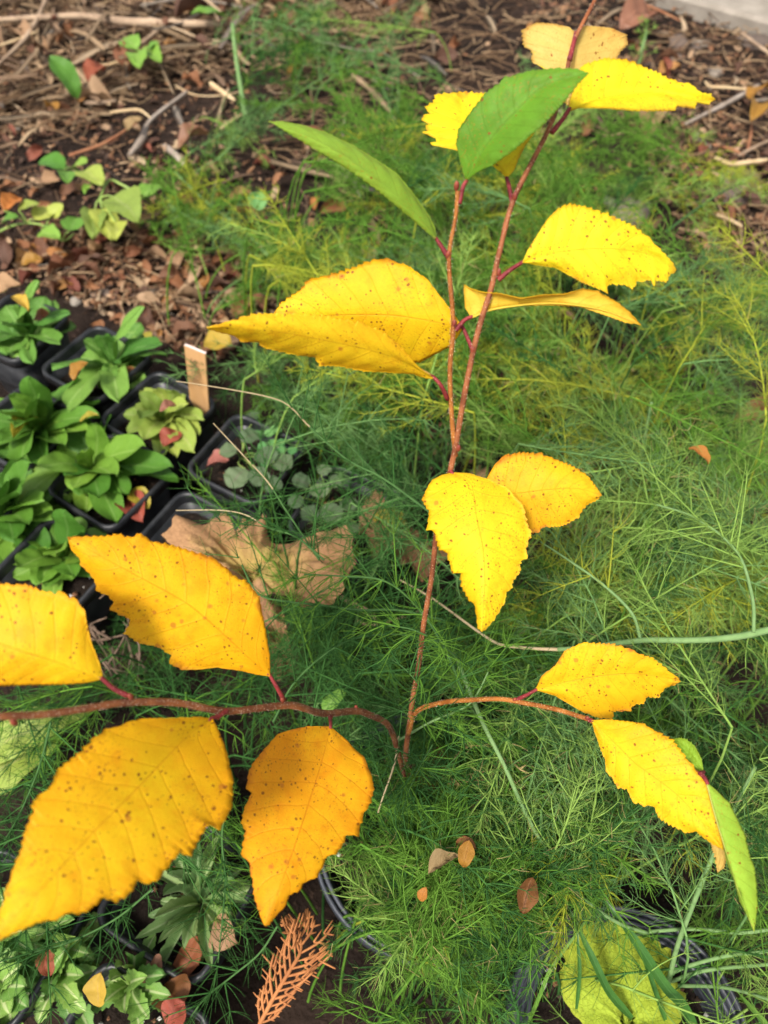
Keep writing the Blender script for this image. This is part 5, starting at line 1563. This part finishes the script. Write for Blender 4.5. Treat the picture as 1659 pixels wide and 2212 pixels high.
FERN = [fern_mat('fern_deep', (0.0311, 0.0957, 0.0219), (0.0556, 0.1467, 0.0329)), fern_mat('fern_mid', (0.0778, 0.1848, 0.0219), (0.1278, 0.2555, 0.0329)), fern_mat('fern_light', (0.1834, 0.3099, 0.0594), (0.2555, 0.3914, 0.0823)),
        fern_mat('fern_yellow', (0.2666, 0.3261, 0.0274), (0.3777, 0.4023, 0.0457)), fern_mat('fern_blue', (0.1000, 0.2066, 0.0622), (0.1555, 0.2827, 0.0869)), fern_mat('fern_dry', (0.3555, 0.2718, 0.1097), (0.4444, 0.3370, 0.1463))]


class Fern:
    def __init__(s):
        s.need, s.lat = [], []


def perp(T, r):
    a = norm(np.cross(T, r.standard_normal(T.shape)))
    return a


def spray(r, S0, S1, bow, F, ci, n_lat=12, lat_len=.045, node=.008, per=(4, 6), nl=(.008, .013), rn=.00024, lat_ang=.95, rstem=.0008, planar=.5, droop=.1, dry=0.0, axis_needles=True):
    S0 = np.asarray(S0, float); S1 = np.asarray(S1, float)
    Sm = (S0 + S1) / 2 + np.asarray(bow)
    F.lat.append((S0[None], Sm[None], S1[None], np.array([rstem]), np.array([rstem * .45]), np.array([ci])))
    t = np.linspace(.06, .97, n_lat) + r.normal(0, .02, n_lat)
    t = np.clip(t, 0, 1)[:, None]
    P = (1 - t) ** 2 * S0 + 2 * t * (1 - t) * Sm + t ** 2 * S1
    T = norm(2 * (1 - t) * (Sm - S0) + 2 * t * (S1 - Sm))
    side = norm(np.cross(T, np.array([0, 0, 1.]) + 1e-3)) * np.where(np.arange(n_lat) % 2, 1, -1)[:, None]
    pr = norm(planar * side + (1 - planar) * perp(T, r))
    ang = lat_ang + r.normal(0, .18, (n_lat, 1))
    D = T * np.cos(ang) + pr * np.sin(ang)
    L = (lat_len * (1.05 - .75 * t) * r.uniform(.7, 1.2, (n_lat, 1)))
    Q1 = P + D * L * .5
    Q2 = P + norm(D + .35 * T + np.array([0, 0, -droop])) * L
    F.lat.append((P, Q1, Q2, np.full(n_lat, rstem * .55), np.full(n_lat, rstem * .28), np.full(n_lat, ci)))
    # nodes on the side branches, then on the axis itself
    cs, ts, sc = [], [], []
    for k in range(n_lat):
        m = max(2, int(L[k, 0] / node))
        w = (np.linspace(.12, 1.0, m))[:, None]
        cs.append((1 - w) ** 2 * P[k] + 2 * w * (1 - w) * Q1[k] + w ** 2 * Q2[k])
        ts.append(norm(2 * (1 - w) * (Q1[k] - P[k]) + 2 * w * (Q2[k] - Q1[k])))
        sc.append(1.0 - .35 * w[:, 0])
    if axis_needles:
        cs.append(P); ts.append(T); sc.append(np.full(n_lat, 1.0))
        tip = S1[None]; cs.append(tip); ts.append(norm(S1 - Sm)[None]); sc.append(np.array([.8]))
    c = np.vstack(cs); tt = np.vstack(ts); s_ = np.concatenate(sc)
    k = r.integers(per[0], per[1] + 1, len(c))
    c = np.repeat(c, k, 0); tt = np.repeat(tt, k, 0); s_ = np.repeat(s_, k)
    n_ = len(c)
    pd = perp(tt, r)
    an = r.uniform(.65, 1.25, (n_, 1))
    d = tt * np.cos(an) + pd * np.sin(an)
    ln = (r.uniform(nl[0], nl[1], n_) * s_)[:, None]
    m1 = c + d * ln * .5 + pd * ln * .04
    m2 = c + norm(d + .28 * tt + r.normal(0, .10, (n_, 3))) * ln
    cc = np.full(n_, ci)
    if dry: cc[r.random(n_) < dry] = 5
    F.need.append((c, m1, m2, np.full(n_, rn), cc))


def fern_mesh(F, name, K=3, S=3, near=.36):
    a = [np.concatenate(x) for x in zip(*F.need)]
    keep = np.minimum(view_depth(a[0]), view_depth(a[2])) > near
    P0, P1, P2, r0, ci = (x[keep] for x in a)
    v1, f1 = tubes(P0, P1, P2, r0, r0 * .45, K, S)
    m1 = np.repeat(ci, (K - 1) * S)
    b = [np.concatenate(x) for x in zip(*F.lat)]
    keep = np.minimum(view_depth(b[0]), view_depth(b[2])) > near
    b = [x[keep] for x in b]
    v2, f2 = tubes(b[0], b[1], b[2], b[3], b[4], 6, 4)
    m2 = np.repeat(b[5], 5 * 4)
    return (v1, f1, m1), (v2, f2, m2)


def fern_stuff(F, name, label, K=3, S=3, near=.36):
    (v1, f1, m1), (v2, f2, m2) = fern_mesh(F, name, K, S, near)
    v = np.vstack([v1, v2]); f = np.vstack([f1, f2 + len(v1)])
    o = bpy.data.objects.new(name, mesh_np(name, v, f, FERN, midx=np.concatenate([m1, m2])))
    col.objects.link(o)
    print(name, 'needles', len(m1) // ((K - 1) * S), 'tris', 2 * len(f))
    return tag(o, label, None, kind='stuff')


def zone(F, poly, n, h, L, cols, seed, az=None, spread=3.14, slope=(-.1, .5), stem=True, hole=None, gaps=.43, **kw):
    r = np.random.default_rng(seed)
    cnt = 0
    while cnt < n:
        x, y = sample(poly, 1, r)[0]
        if hole is not None and any(((x - hx) / hw) ** 2 + ((y - hy) / hh) ** 2 < 1 for hx, hy, hw, hh in hole): continue
        if gaps and vnoise(np.array(x / 120.0), np.array(y / 95.0), seed) < gaps: continue
        hh_ = r.uniform(*h)
        c = G(x, y, hh_)
        a = r.random() * 6.28 if az is None else r.normal(az, spread)
        ln = r.uniform(*L)
        sl = r.uniform(*slope)
        d = norm(np.array([math.cos(a), math.sin(a), sl])) * ln
        if c[2] - abs(d[2]) * .5 < .01: d[2] = 0
        S0, S1 = c - d / 2, c + d / 2
        ci = int(r.choice(len(cols[0]), p=np.array(cols[1]) / sum(cols[1])))
        ci = cols[0][ci]
        spray(r, S0, S1, np.array([0, 0, .012]) + r.normal(0, .006, 3), F, ci, **kw)
        if stem:
            rt_ = S0 - d / ln * r.uniform(.01, .05); rt_[2] = 0
            md = np.array([rt_[0] * .7 + S0[0] * .3, rt_[1] * .7 + S0[1] * .3, S0[2] * .75])
            F.lat.append((rt_[None], md[None], S0[None], np.array([.0011]), np.array([.0008]), np.array([ci])))
        cnt += 1


# thin growth over the litter at the top and along the left border
FA = Fern()
zone(FA, [(540, 40), (700, -40), (1000, -30), (1150, 150), (1150, 330), (620, 330), (500, 220)], 27, (.01, .09), (.12, .22), ((0, 1, 4, 2), (2, 3, 4, 1)), 11, n_lat=11, lat_len=.06, node=.011, nl=(.012, .02), rn=.00045, rstem=.0012)
zone(FA, [(340, 380), (470, 300), (640, 300), (660, 620), (560, 640), (430, 560)], 26, (.01, .07), (.08, .16), ((1, 2, 3, 4), (4, 3, 2, 2)), 12, n_lat=10, lat_len=.05, node=.010, nl=(.010, .018), rn=.0004, rstem=.0011)
zone(FA, [(1240, 230), (1380, 210), (1480, 330), (1460, 430), (1300, 480), (1200, 420)], 14, (.01, .07), (.08, .15), ((1, 2), (3, 2)), 13, n_lat=9, lat_len=.05, node=.010, nl=(.012, .022), rn=.0005)
zone(FA, [(1480, 330), (1590, 340), (1600, 460), (1480, 480)], 4, (.01, .05), (.07, .12), ((2, 3), (3, 2)), 14, n_lat=9, lat_len=.045, node=.010, nl=(.010, .018), rn=.0005)
# the blurred mass in the middle
zone(FA, [(600, 330), (900, 250), (1200, 300), (1330, 440), (1400, 560), (1470, 640), (1500, 760), (1380, 900), (1100, 980), (960, 1000), (850, 950), (640, 760), (590, 560)], 170, (.03, .20), (.09, .17), ((1, 2, 3, 0, 4), (8, 4, 3, 1, 1)), 15,
     hole=[(1290, 735, 60, 35), (1520, 620, 80, 45), (1330, 850, 40, 50)], n_lat=15, lat_len=.055, node=.0075, nl=(.009, .016), rn=.00030, rstem=.001, dry=.02)
zone(FA, [(470, 790), (560, 740), (660, 760), (800, 930), (860, 1000), (760, 980), (560, 850)], 20, (.03, .13), (.07, .13), ((1, 0, 4), (5, 2, 2)), 16, n_lat=12, lat_len=.05, node=.009, nl=(.010, .016), rn=.00034)
fern_stuff(FA, 'asparagus_foliage', 'soft out of focus feathery green foliage behind the upright stems', K=2)

FB = Fern()
# right hand side
zone(FB, [(1500, 660), (1720, 580), (1720, 1350), (1500, 1360), (1250, 1330), (1130, 1180), (1180, 1000), (1330, 900), (1430, 780)], 105, (.05, .22), (.08, .16), ((4, 1, 2, 0, 3), (5, 3, 7, 1, 2)), 21,
     hole=[(1420, 960, 55, 60), (1480, 800, 70, 45), (1200, 1140, 60, 40), (1560, 870, 70, 45), (1330, 1180, 70, 40)], n_lat=13, lat_len=.05, node=.008, nl=(.010, .019), rn=.00020, dry=.03)
zone(FB, [(1080, 1280), (1300, 1330), (1720, 1380), (1720, 1900), (1500, 1900), (1200, 1800), (1050, 1600)], 84, (.07, .19), (.07, .14), ((1, 4, 2, 0, 3), (5, 4, 3, 4, .6)), 22, n_lat=12, lat_len=.042, node=.008, nl=(.010, .018), rn=.00019, dry=.03)
fern_stuff(FB, 'asparagus_foliage', 'feathery blue green foliage filling the right side', K=3)

FC = Fern()
# clump at the bottom and the open dark growth in the middle and at the left
zone(FC, [(800, 1780), (920, 1700), (1250, 1720), (1270, 1860), (1160, 1990), (1060, 2080), (900, 2090), (800, 2000), (770, 1900)], 112, (.10, .185), (.05, .10), ((1, 2, 0, 3), (7, 1.5, 5, .6)), 31, n_lat=12, lat_len=.032, node=.007, nl=(.008, .015), rn=.00018, dry=.03)
zone(FC, [(1000, 1330), (1120, 1330), (1150, 1750), (900, 1750), (860, 1560)], 32, (.09, .19), (.06, .12), ((0, 1, 2), (5, 4, 1)), 32, n_lat=10, lat_len=.04, node=.010, nl=(.010, .017), rn=.00020)
zone(FC, [(560, 1500), (860, 1480), (860, 1720), (700, 1720), (520, 1640)], 20, (.09, .18), (.06, .12), ((0, 1, 4), (6, 3, 1)), 33, n_lat=9, lat_len=.04, node=.011, nl=(.010, .018), rn=.00020)
zone(FC, [(700, 1200), (1000, 1250), (1010, 1500), (640, 1500), (620, 1330)], 8, (.10, .20), (.07, .13), ((0, 1), (7, 2)), 34, n_lat=8, lat_len=.04, node=.012, per=(3, 5), nl=(.012, .020), rn=.00020)
zone(FC, [(-40, 1560), (240, 1480), (560, 1480), (620, 1700), (500, 1850), (200, 1960), (-40, 2060)], 26, (.09, .17), (.07, .13), ((0, 1, 4), (7, 2, 1)), 35, n_lat=8, lat_len=.04, node=.012, per=(3, 5), nl=(.010, .020), rn=.00020)
zone(FC, [(1200, 1880), (1720, 1850), (1720, 2260), (1500, 2260), (1250, 2180)], 18, (.06, .16), (.06, .12), ((1, 2, 0), (4, 3, 3)), 36, n_lat=8, lat_len=.04, node=.012, per=(3, 5), nl=(.010, .018), rn=.00020)
zone(FC, [(860, 2120), (1040, 2120), (1300, 2200), (1000, 2260), (820, 2260)], 10, (.07, .12), (.05, .09), ((1, 0), (3, 3)), 37, n_lat=8, lat_len=.03, node=.010, per=(3, 5), nl=(.009, .016), rn=.00024)
zone(FC, [(580, 880), (880, 930), (950, 1180), (700, 1230), (560, 1050)], 18, (.13, .21), (.08, .13), ((0, 4), (7, 3)), 38, n_lat=8, lat_len=.045, node=.012, per=(3, 5), nl=(.011, .019), rn=.00020)
zone(FC, [(540, 1340), (640, 1300), (860, 1330), (870, 1520), (560, 1530)], 22, (.06, .15), (.06, .12), ((0, 1), (6, 3)), 39, gaps=.3, n_lat=9, lat_len=.04, node=.011, per=(3, 6), nl=(.011, .019), rn=.00020)
zone(FC, [(480, 1140), (760, 1120), (800, 1310), (580, 1320)], 3, (.14, .19), (.07, .12), ((0, 1), (6, 2)), 40, gaps=.0, n_lat=8, lat_len=.04, node=.013, per=(3, 5), nl=(.012, .02), rn=.00020)
zone(FC, [(190, 1330), (330, 1310), (480, 1480), (520, 1520), (240, 1500)], 9, (.04, .10), (.06, .11), ((0, 1), (4, 3)), 41, gaps=.0, n_lat=9, lat_len=.04, node=.011, nl=(.011, .018), rn=.00020)
zone(FC, [(-40, 1480), (200, 1500), (160, 1640), (-40, 1760)], 10, (.07, .14), (.07, .12), ((0, 1), (5, 2)), 42, gaps=.0, n_lat=8, lat_len=.04, node=.012, per=(3, 5), nl=(.012, .02), rn=.00020)
fern_stuff(FC, 'asparagus_foliage', 'sharp fine needled green foliage in the lower half around the stem', K=3)

# ---- fronds and stems that can be told apart
M['fern_stem'] = fern_mat('fern_stem', (.14, .24, .085), (.19, .30, .115), .05)
M['fern_stem_dark'] = fern_mat('fern_stem_dark', (.045, .105, .030), (.065, .14, .04), .05)
M['fern_stem_dry'] = fern_mat('fern_stem_dry', (.34, .26, .14), (.44, .34, .2), .05)


def frond(label, pts, r0, r1, seed, mats=('fern_stem', 'fern_stem'), split=1.0, n_lat=10, lat_len=.04, ci=1, t0=.1, t1=1.0, nl=(.011, .019), per=(4, 7), node=.011, group=None, leafy=True, near=.355, rn=.00022, ang=.95):
    r = np.random.default_rng(seed)
    if mats[0] == 'fern_stem_dark': r0, r1 = r0 * .72, r1 * .8
    p = Wp(*pts)
    rt = root('asparagus_frond', p[0], label, 'asparagus', group)
    q = resample(spline(p, 10), 60)
    k = max(4, int(60 * split))
    v, f = tube(q[:k:3], np.interp(np.linspace(0, split, 6), [0, 1], [r0, r1]), 7, 3, .03, seed)
    part('stem', v, f, [M[mats[0]]], rt)
    if split < 1:
        v, f = tube(q[k - 3::3], np.interp(np.linspace(split, 1, 6), [0, 1], [r0 * .8, r1 * .7]), 7, 3, .05, seed)
        part('dry_tip', v, f, [M[mats[1]]], rt)
    if leafy:
        idx = np.linspace(t0 * 59, t1 * 59, n_lat).astype(int)
        T = norm(np.gradient(q, axis=0))
        for j, i in enumerate(idx):
            F = Fern()
            pd = perp(T[i][None], r)[0]
            d = T[i] * math.cos(ang) + pd * math.sin(ang)
            L = lat_len * r.uniform(.6, 1.2) * (1.1 - .5 * j / max(1, n_lat - 1))
            S1 = q[i] + norm(d + np.array([0, 0, -.1])) * L
            m = max(2, int(L / node))
            F.lat.append((q[i][None], (q[i] + d * L * .5)[None], S1[None], np.array([.0005]), np.array([.00028]), np.array([ci])))
            w = np.linspace(.0, 1, m)[:, None]
            c = q[i] + (S1 - q[i]) * w
            kk = r.integers(per[0], per[1] + 1, m)
            c = np.repeat(c, kk, 0); tt = np.repeat(norm(S1 - q[i])[None], len(c), 0)
            pd2 = perp(tt, r); an = r.uniform(.6, 1.25, (len(c), 1))
            dd = tt * np.cos(an) + pd2 * np.sin(an)
            ln = r.uniform(nl[0], nl[1], (len(c), 1))
            F.need.append((c, c + dd * ln * .5, c + norm(dd + .3 * tt + r.normal(0, .08, (len(c), 3))) * ln, np.full(len(c), rn), np.full(len(c), ci)))
            (v1, f1, m1), (v2, f2, m2) = fern_mesh(F, 'needles', 4, 3, near)
            if len(f2) == 0: continue
            sb = part('side_branch', v2, f2, [FERN[ci]], rt)
            if len(f1):
                nd = part('needles', v1, f1, [FERN[ci]], sb)
                nd['kind'] = 'stuff'
    return rt


frond('thick pale green stem entering from the right edge, drying to tan towards the sapling', [(1720, 1350, .400), (1659, 1361, .405), (1590, 1376, .410), (1500, 1383, .42), (1385, 1383, .43), (1330, 1390, .436), (1210, 1403, .45), (1080, 1392, .47), (1030, 1362, .475), (930, 1290, .49), (840, 1240, .50)],
      .0020, .0008, 1, ('fern_stem', 'fern_stem_dry'), .55, n_lat=3, leafy=False)
frond('pale stem climbing from the thick one at the right edge', [(1628, 1366, .405), (1625, 1290, .412), (1590, 1190, .43), (1500, 1118, .45), (1400, 1085, .47)], .0010, .0006, 2, n_lat=14, lat_len=.06, ci=2, t0=.35)
frond('yellowing side frond arching up left from the thick pale stem', [(1384, 1384, .431), (1365, 1325, .432), (1305, 1265, .44), (1240, 1218, .45), (1160, 1165, .47)], .0010, .0005, 3, n_lat=10, lat_len=.035, ci=3, t0=.4, nl=(.012, .02))
frond('long smooth green stem running diagonally down from the right branch', [(985, 1420, .47), (1040, 1555, .43), (1090, 1655, .42), (1130, 1745, .415), (1175, 1830, .41), (1230, 1910, .41), (1290, 1965, .415), (1350, 2000, .42), (1420, 2020, .43)], .0013, .0010, 4, n_lat=7, lat_len=.03, ci=1, t0=.1)
frond('upright pale stem rising from the right hand foliage', [(1376, 1045, .60), (1392, 950, .585), (1409, 862, .57)], .0016, .0011, 5, leafy=False)
frond('pale green stem leaning at the lower right beside the hanging green leaf', [(1443, 2126, .44), (1462, 2048, .425), (1488, 1977, .415), (1522, 1892, .41), (1548, 1832, .41), (1590, 1740, .42), (1640, 1640, .43)], .0015, .0011, 6, n_lat=10, lat_len=.04, ci=2, t0=.4)
frond('upper of the pale stems fanning right from the node at the bottom right', [(1436, 2122, .442), (1462, 2096, .438), (1562, 2066, .43), (1652, 2055, .425), (1740, 2030, .42)], .0012, .001, 7, n_lat=5, lat_len=.03, ci=2, t0=.5)
frond('middle of the pale stems fanning right from the node at the bottom right', [(1450, 2120, .442), (1525, 2096, .436), (1659, 2083, .43), (1740, 2075, .425)], .0012, .001, 8, leafy=False)
frond('lowest of the pale stems fanning right from the node at the bottom right', [(1464, 2129, .442), (1562, 2133, .436), (1652, 2156, .43), (1740, 2185, .43)], .0011, .0009, 9, n_lat=4, lat_len=.04, ci=2, t0=.3)
frond('level curved stem crossing above the yellow green leaf', [(1352, 2024, .44), (1412, 2012, .435), (1505, 2007, .43), (1600, 2015, .425), (1680, 2005, .42)], .0011, .001, 10, leafy=False)
frond('thin stalk with a dry tan tip crossing the wooden tag', [(960, 1130, .47), (830, 1035, .475), (750, 993, .48), (665, 918, .485), (620, 873, .488), (560, 853, .49), (440, 832, .495), (370, 822, .50)], .0011, .0005, 11, ('fern_stem_dark', 'fern_stem_dry'), .52, n_lat=12, lat_len=.05, ci=0, t0=.05, t1=.6)
frond('thin stalk drying to tan over the pot of round leaves', [(690, 1210, .47), (615, 1098, .475), (580, 1043, .48), (525, 983, .485), (452, 905, .49)], .0009, .0005, 12, ('fern_stem_dark', 'fern_stem_dry'), .5, n_lat=8, lat_len=.045, ci=0, t0=.0, t1=.65)
frond('thin stalk with pale tip reaching left over the dried lobed leaf', [(700, 1210, .46), (640, 1160, .465), (580, 1140, .468), (530, 1112, .47), (470, 1102, .472), (368, 1103, .476)], .0009, .0005, 13, ('fern_stem_dark', 'fern_stem_dry'), .5, n_lat=8, lat_len=.04, ci=0, t0=.1, t1=.8)
frond('dark stalk arching over the lower edge of the dried lobed leaf', [(960, 1340, .44), (860, 1318, .44), (780, 1318, .44), (700, 1308, .44), (610, 1298, .442), (555, 1280, .446), (515, 1205, .45)], .0011, .0006, 14, ('fern_stem_dark', 'fern_stem_dark'), n_lat=10, lat_len=.045, ci=0, t0=.0)
frond('sharp dark frond with needle stars right of the dried lobed leaf', [(1010, 1520, .42), (960, 1400, .42), (900, 1310, .422), (830, 1255, .425), (740, 1245, .43), (640, 1240, .435)], .0011, .0005, 15, ('fern_stem_dark', 'fern_stem_dark'), n_lat=14, lat_len=.035, ci=1, t0=.05, nl=(.012, .02))
frond('bluish stem slanting behind the main stem', [(985, 1000, .56), (930, 1090, .53), (870, 1080, .51), (800, 1010, .52), (700, 905, .55), (640, 850, .57)], .0011, .0007, 16, ('fern_stem_dark', 'fern_stem_dark'), n_lat=16, lat_len=.06, ci=4, t0=.1, nl=(.012, .02))
frond('dark frond crossing the gap between the dried leaf and the left branch', [(590, 1560, .46), (640, 1470, .46), (740, 1390, .455), (850, 1370, .45), (960, 1390, .45)], .001, .0005, 17, ('fern_stem_dark', 'fern_stem_dark'), n_lat=12, lat_len=.04, ci=0, t0=.05, nl=(.013, .022))
frond('dark frond hanging below the gap between the two golden leaves', [(500, 1700, .44), (480, 1800, .43), (487, 1900, .425), (480, 1990, .43), (470, 2090, .44)], .0009, .0005, 18, ('fern_stem_dark', 'fern_stem_dark'), n_lat=11, lat_len=.025, ci=0, t0=.2, nl=(.016, .026), near=.36)
frond('dark frond sweeping out from under the tip of the largest leaf', [(330, 1920, .42), (250, 1985, .42), (150, 2035, .42), (60, 2060, .425), (-30, 2085, .43)], .0009, .0005, 19, ('fern_stem_dark', 'fern_stem_dark'), n_lat=11, lat_len=.03, ci=0, t0=.05, nl=(.013, .022))
frond('sparse frond with pale nodes over the rim of the bottom pots', [(600, 2000, .43), (560, 2060, .43), (500, 2110, .432), (440, 2160, .435), (390, 2230, .44)], .0009, .0005, 20, ('fern_stem_dark', 'fern_stem_dark'), n_lat=9, lat_len=.03, ci=0, t0=.05, nl=(.014, .022))
frond('dark frond fanning out left of the largest leaf', [(110, 1560, .45), (90, 1640, .44), (60, 1720, .435), (20, 1800, .43), (-30, 1860, .43)], .001, .0005, 21, ('fern_stem_dark', 'fern_stem_dark'), n_lat=12, lat_len=.04, ci=0, t0=.05, nl=(.013, .022))
frond('bright frond with curved needles lying over the right branch', [(860, 1600, .43), (930, 1560, .405), (1000, 1530, .385), (1030, 1500, .38), (1060, 1440, .385)], .0008, .0004, 22, n_lat=11, lat_len=.022, ci=1, t0=.35, nl=(.012, .02), near=.335)
frond('thin green stem slanting up through the blurred foliage at the top left', [(610, 590, .88), (540, 510, .92), (450, 440, .97), (370, 365, 1.03)], .0024, .0015, 23, n_lat=12, lat_len=.07, ci=1, t0=.05, nl=(.014, .022), rn=.0005)
frond('upright bright green stem at the top left of the asparagus', [(530, 250, 1.10), (520, 190, 1.14), (508, 110, 1.17), (502, 45, 1.20)], .0038, .003, 24, n_lat=6, lat_len=.05, ci=1, t0=.1, rn=.0005)
frond('bright green shoot tip standing on the soil right of the top leaf', [(1378, 140, 1.25), (1386, 110, 1.24), (1395, 75, 1.23), (1399, 45, 1.22)], .0035, .001, 25, n_lat=12, lat_len=.02, ci=2, t0=.05, nl=(.006, .010), rn=.0008)
frond('dark green stem slanting on the soil above the lemon leaf', [(1440, 500, .86), (1500, 455, .9), (1560, 415, .94), (1600, 395, .96)], .0022, .0012, 26, ('fern_stem_dark', 'fern_stem_dark'), n_lat=8, lat_len=.05, ci=2, t0=.3, nl=(.012, .02), rn=.0005)
frond('grey green spray with thickened nodes above the bottom clump', [(1100, 1600, .46), (1060, 1690, .44), (1020, 1750, .435), (1000, 1800, .43)], .0009, .0005, 27, ('fern_stem', 'fern_stem_dry'), .5, n_lat=16, lat_len=.028, ci=5, t0=.1, nl=(.003, .007), rn=.0005)
frond('feathery light frond pointing right below the right branch', [(1300, 1700, .42), (1250, 1720, .42), (1210, 1745, .425), (1170, 1760, .43)], .0008, .0004, 28, n_lat=14, lat_len=.03, ci=2, t0=.0, nl=(.010, .016))
frond('thin dead stalk curving down between the leaves at the bottom centre', [(862, 1590, .43), (852, 1650, .425), (828, 1720, .425), (815, 1760, .43)], .0006, .0004, 29, ('fern_stem_dry', 'fern_stem_dry'), leafy=False)
frond('drying orange tipped stem across the bottom clump', [(1060, 1900, .43), (1045, 1970, .425), (1010, 2040, .425), (975, 2075, .43), (950, 2045, .43)], .0006, .0004, 30, ('fern_stem', 'fern_stem_dry'), .4, n_lat=6, lat_len=.02, ci=1, t0=.0, t1=.4)

for k_, (lab_, pts_) in enumerate([
    ('needle star in front of the lower stem just above the fork', [(960, 1560, .40), (920, 1500, .383), (880, 1450, .375), (840, 1420, .38)]),
    ('green frond crossing in front of the lower stem halfway up', [(1010, 1440, .40), (950, 1390, .372), (890, 1360, .365), (830, 1350, .37)]),
    ('dark frond hiding the foot of the stem below the fork', [(960, 1700, .43), (910, 1650, .405), (860, 1620, .395), (800, 1600, .40)]),
    ('light frond rising in front of the foot of the stem', [(860, 1790, .44), (880, 1720, .42), (905, 1660, .405), (940, 1600, .40)]),
]):
    frond(lab_, pts_, .0006, .0004, 60 + k_, ('fern_stem_dark', 'fern_stem_dark'), n_lat=9, lat_len=.026, ci=(0, 1, 0, 1)[k_], t0=.1, nl=(.011, .018), near=.34, rn=.00026)
# ---- broad grass blades in the round pot at the bottom right
M['blade'] = plant_leaf_mat('grass_blade', (.045, .15, .02), (.07, .20, .03), (.09, .22, .05), .08, .4, .4, rand=0)
M['blade_light'] = plant_leaf_mat('light_grass_blade', (.12, .28, .03), (.18, .34, .05), (.2, .36, .08), .08, .45, .35, rand=0)


def blade(pts, w, mat, label):
    p = resample(spline(Wp(*pts), 8), 30)
    T = norm(np.gradient(p, axis=0))
    sd = norm(np.cross(T, norm(C0 - p) + np.array([0.25, 0, .2])))
    u = np.linspace(0, 1, 30)
    ww = w * np.interp(u, [0, .15, .6, 1], [.6, 1, .9, .08])
    vv = np.array([-1, -.5, 0, .5, 1.])
    nn = norm(np.cross(sd, T))
    v = p[:, None] + sd[:, None] * (vv[None, :, None] * ww[:, None, None] * .5) + nn[:, None] * (np.abs(vv)[None, :, None] * ww[:, None, None] * .18)
    uv = np.stack([np.broadcast_to(u[:, None], (30, 5)), np.broadcast_to(vv[None], (30, 5)), np.zeros((30, 5))], -1)
    b = v - nn[:, None] * .00025
    F = grid_faces(30, 5)
    return thing('grass_blade', np.vstack([v.reshape(-1, 3), b.reshape(-1, 3)]), np.vstack([F, F[:, ::-1] + 150]), [M[mat]], label, 'grass', attrs={'leaf_uv': np.vstack([uv.reshape(-1, 3)] * 2)})


blade([(1510, 2240, 0.432), (1470, 2167, 0.424), (1436, 2130, 0.422), (1362, 2018, 0.420), (1310, 1951, 0.424), (1290, 1905, 0.432)], .0062, 'blade', 'broadest dark green grass blade crossing the yellow green leaf')
blade([(1365, 2200, 0.432), (1317, 2145, 0.427), (1287, 2085, 0.425), (1250, 2007, 0.427), (1224, 1951, 0.432)], .0045, 'blade', 'narrower dark grass blade left of the broadest one')
blade([(1140, 2212, 0.432), (1168, 2145, 0.422), (1191, 2092, 0.419), (1250, 2011, 0.419), (1290, 1960, 0.422)], .0022, 'blade_light', 'light green grass stem slanting at the left of the yellow green leaf')
blade([(1440, 2212, 0.432), (1415, 2140, 0.427), (1390, 2070, 0.425), (1352, 2000, 0.427)], .003, 'blade', 'dark grass blade partly under the broadest one')
blade([(1245, 2180, 0.432), (1252, 2100, 0.427), (1248, 2030, 0.427), (1250, 1970, 0.432)], .0022, 'blade', 'thin upright grass blade over the yellow green leaf')
blade([(1659, 2215, 0.432), (1625, 2180, 0.427), (1600, 2150, 0.422), (1590, 2140, 0.422)], .003, 'blade_light', 'short light blade at the bottom right corner')

# ---- brown conifer sprig lying between the pots
M['sprig'] = simple('brown_conifer', (.30, .11, .038), (.43, .175, .06), 90, .7, .2, .4, .0006)
ax = np.array([G(x, y, z_) for x, y, z_ in [(556, 2222, .10), (590, 2157, .105), (625, 2098, .11), (650, 2053, .11), (645, 2005, .105)]])
rt = root('conifer_sprig', ax[0], 'orange brown dead conifer sprig lying between the pots at the bottom', 'sprig')
q = resample(spline(ax, 8), 40)
v, f = tube(q[::3], [.0014, .0012, .0007], 7, 3, .1, 3)
part('stem', v, f, [M['sprig']], rt)
T = norm(np.gradient(q, axis=0)); sr = np.random.default_rng(8)
for i in range(2, 40, 3):
    for s in (-1, 1):
        sdv = norm(np.cross(T[i], np.array([0, 0, 1.]))) * s
        d = norm(T[i] * .75 + sdv * .8 + np.array([0, 0, sr.normal(0, .1)]))
        L = .023 * math.sin(math.pi * (.12 + .8 * i / 42)) * sr.uniform(.75, 1.15) + .003
        p0 = q[i]; p1 = p0 + d * L * .5 + T[i] * L * .08; p2 = p0 + norm(d + T[i] * .5) * L
        bits = [tube([p0, p1, p2], [.0006, .0008, .0005], 6, 4, .15, i)]
        for j in (.4, .7):
            b0 = p0 + (p2 - p0) * j
            for s2 in (-1, 1):
                bits.append(tube([b0, b0 + norm(d + norm(np.cross(d, np.array([0, 0, 1.]))) * s2 * .6) * L * sr.uniform(.2, .42)], [.0006, .0004], 5, 3, .1, i))
        v, f = join(bits)
        part('branchlet', v, f, [M['sprig']], rt)
print('scene built')
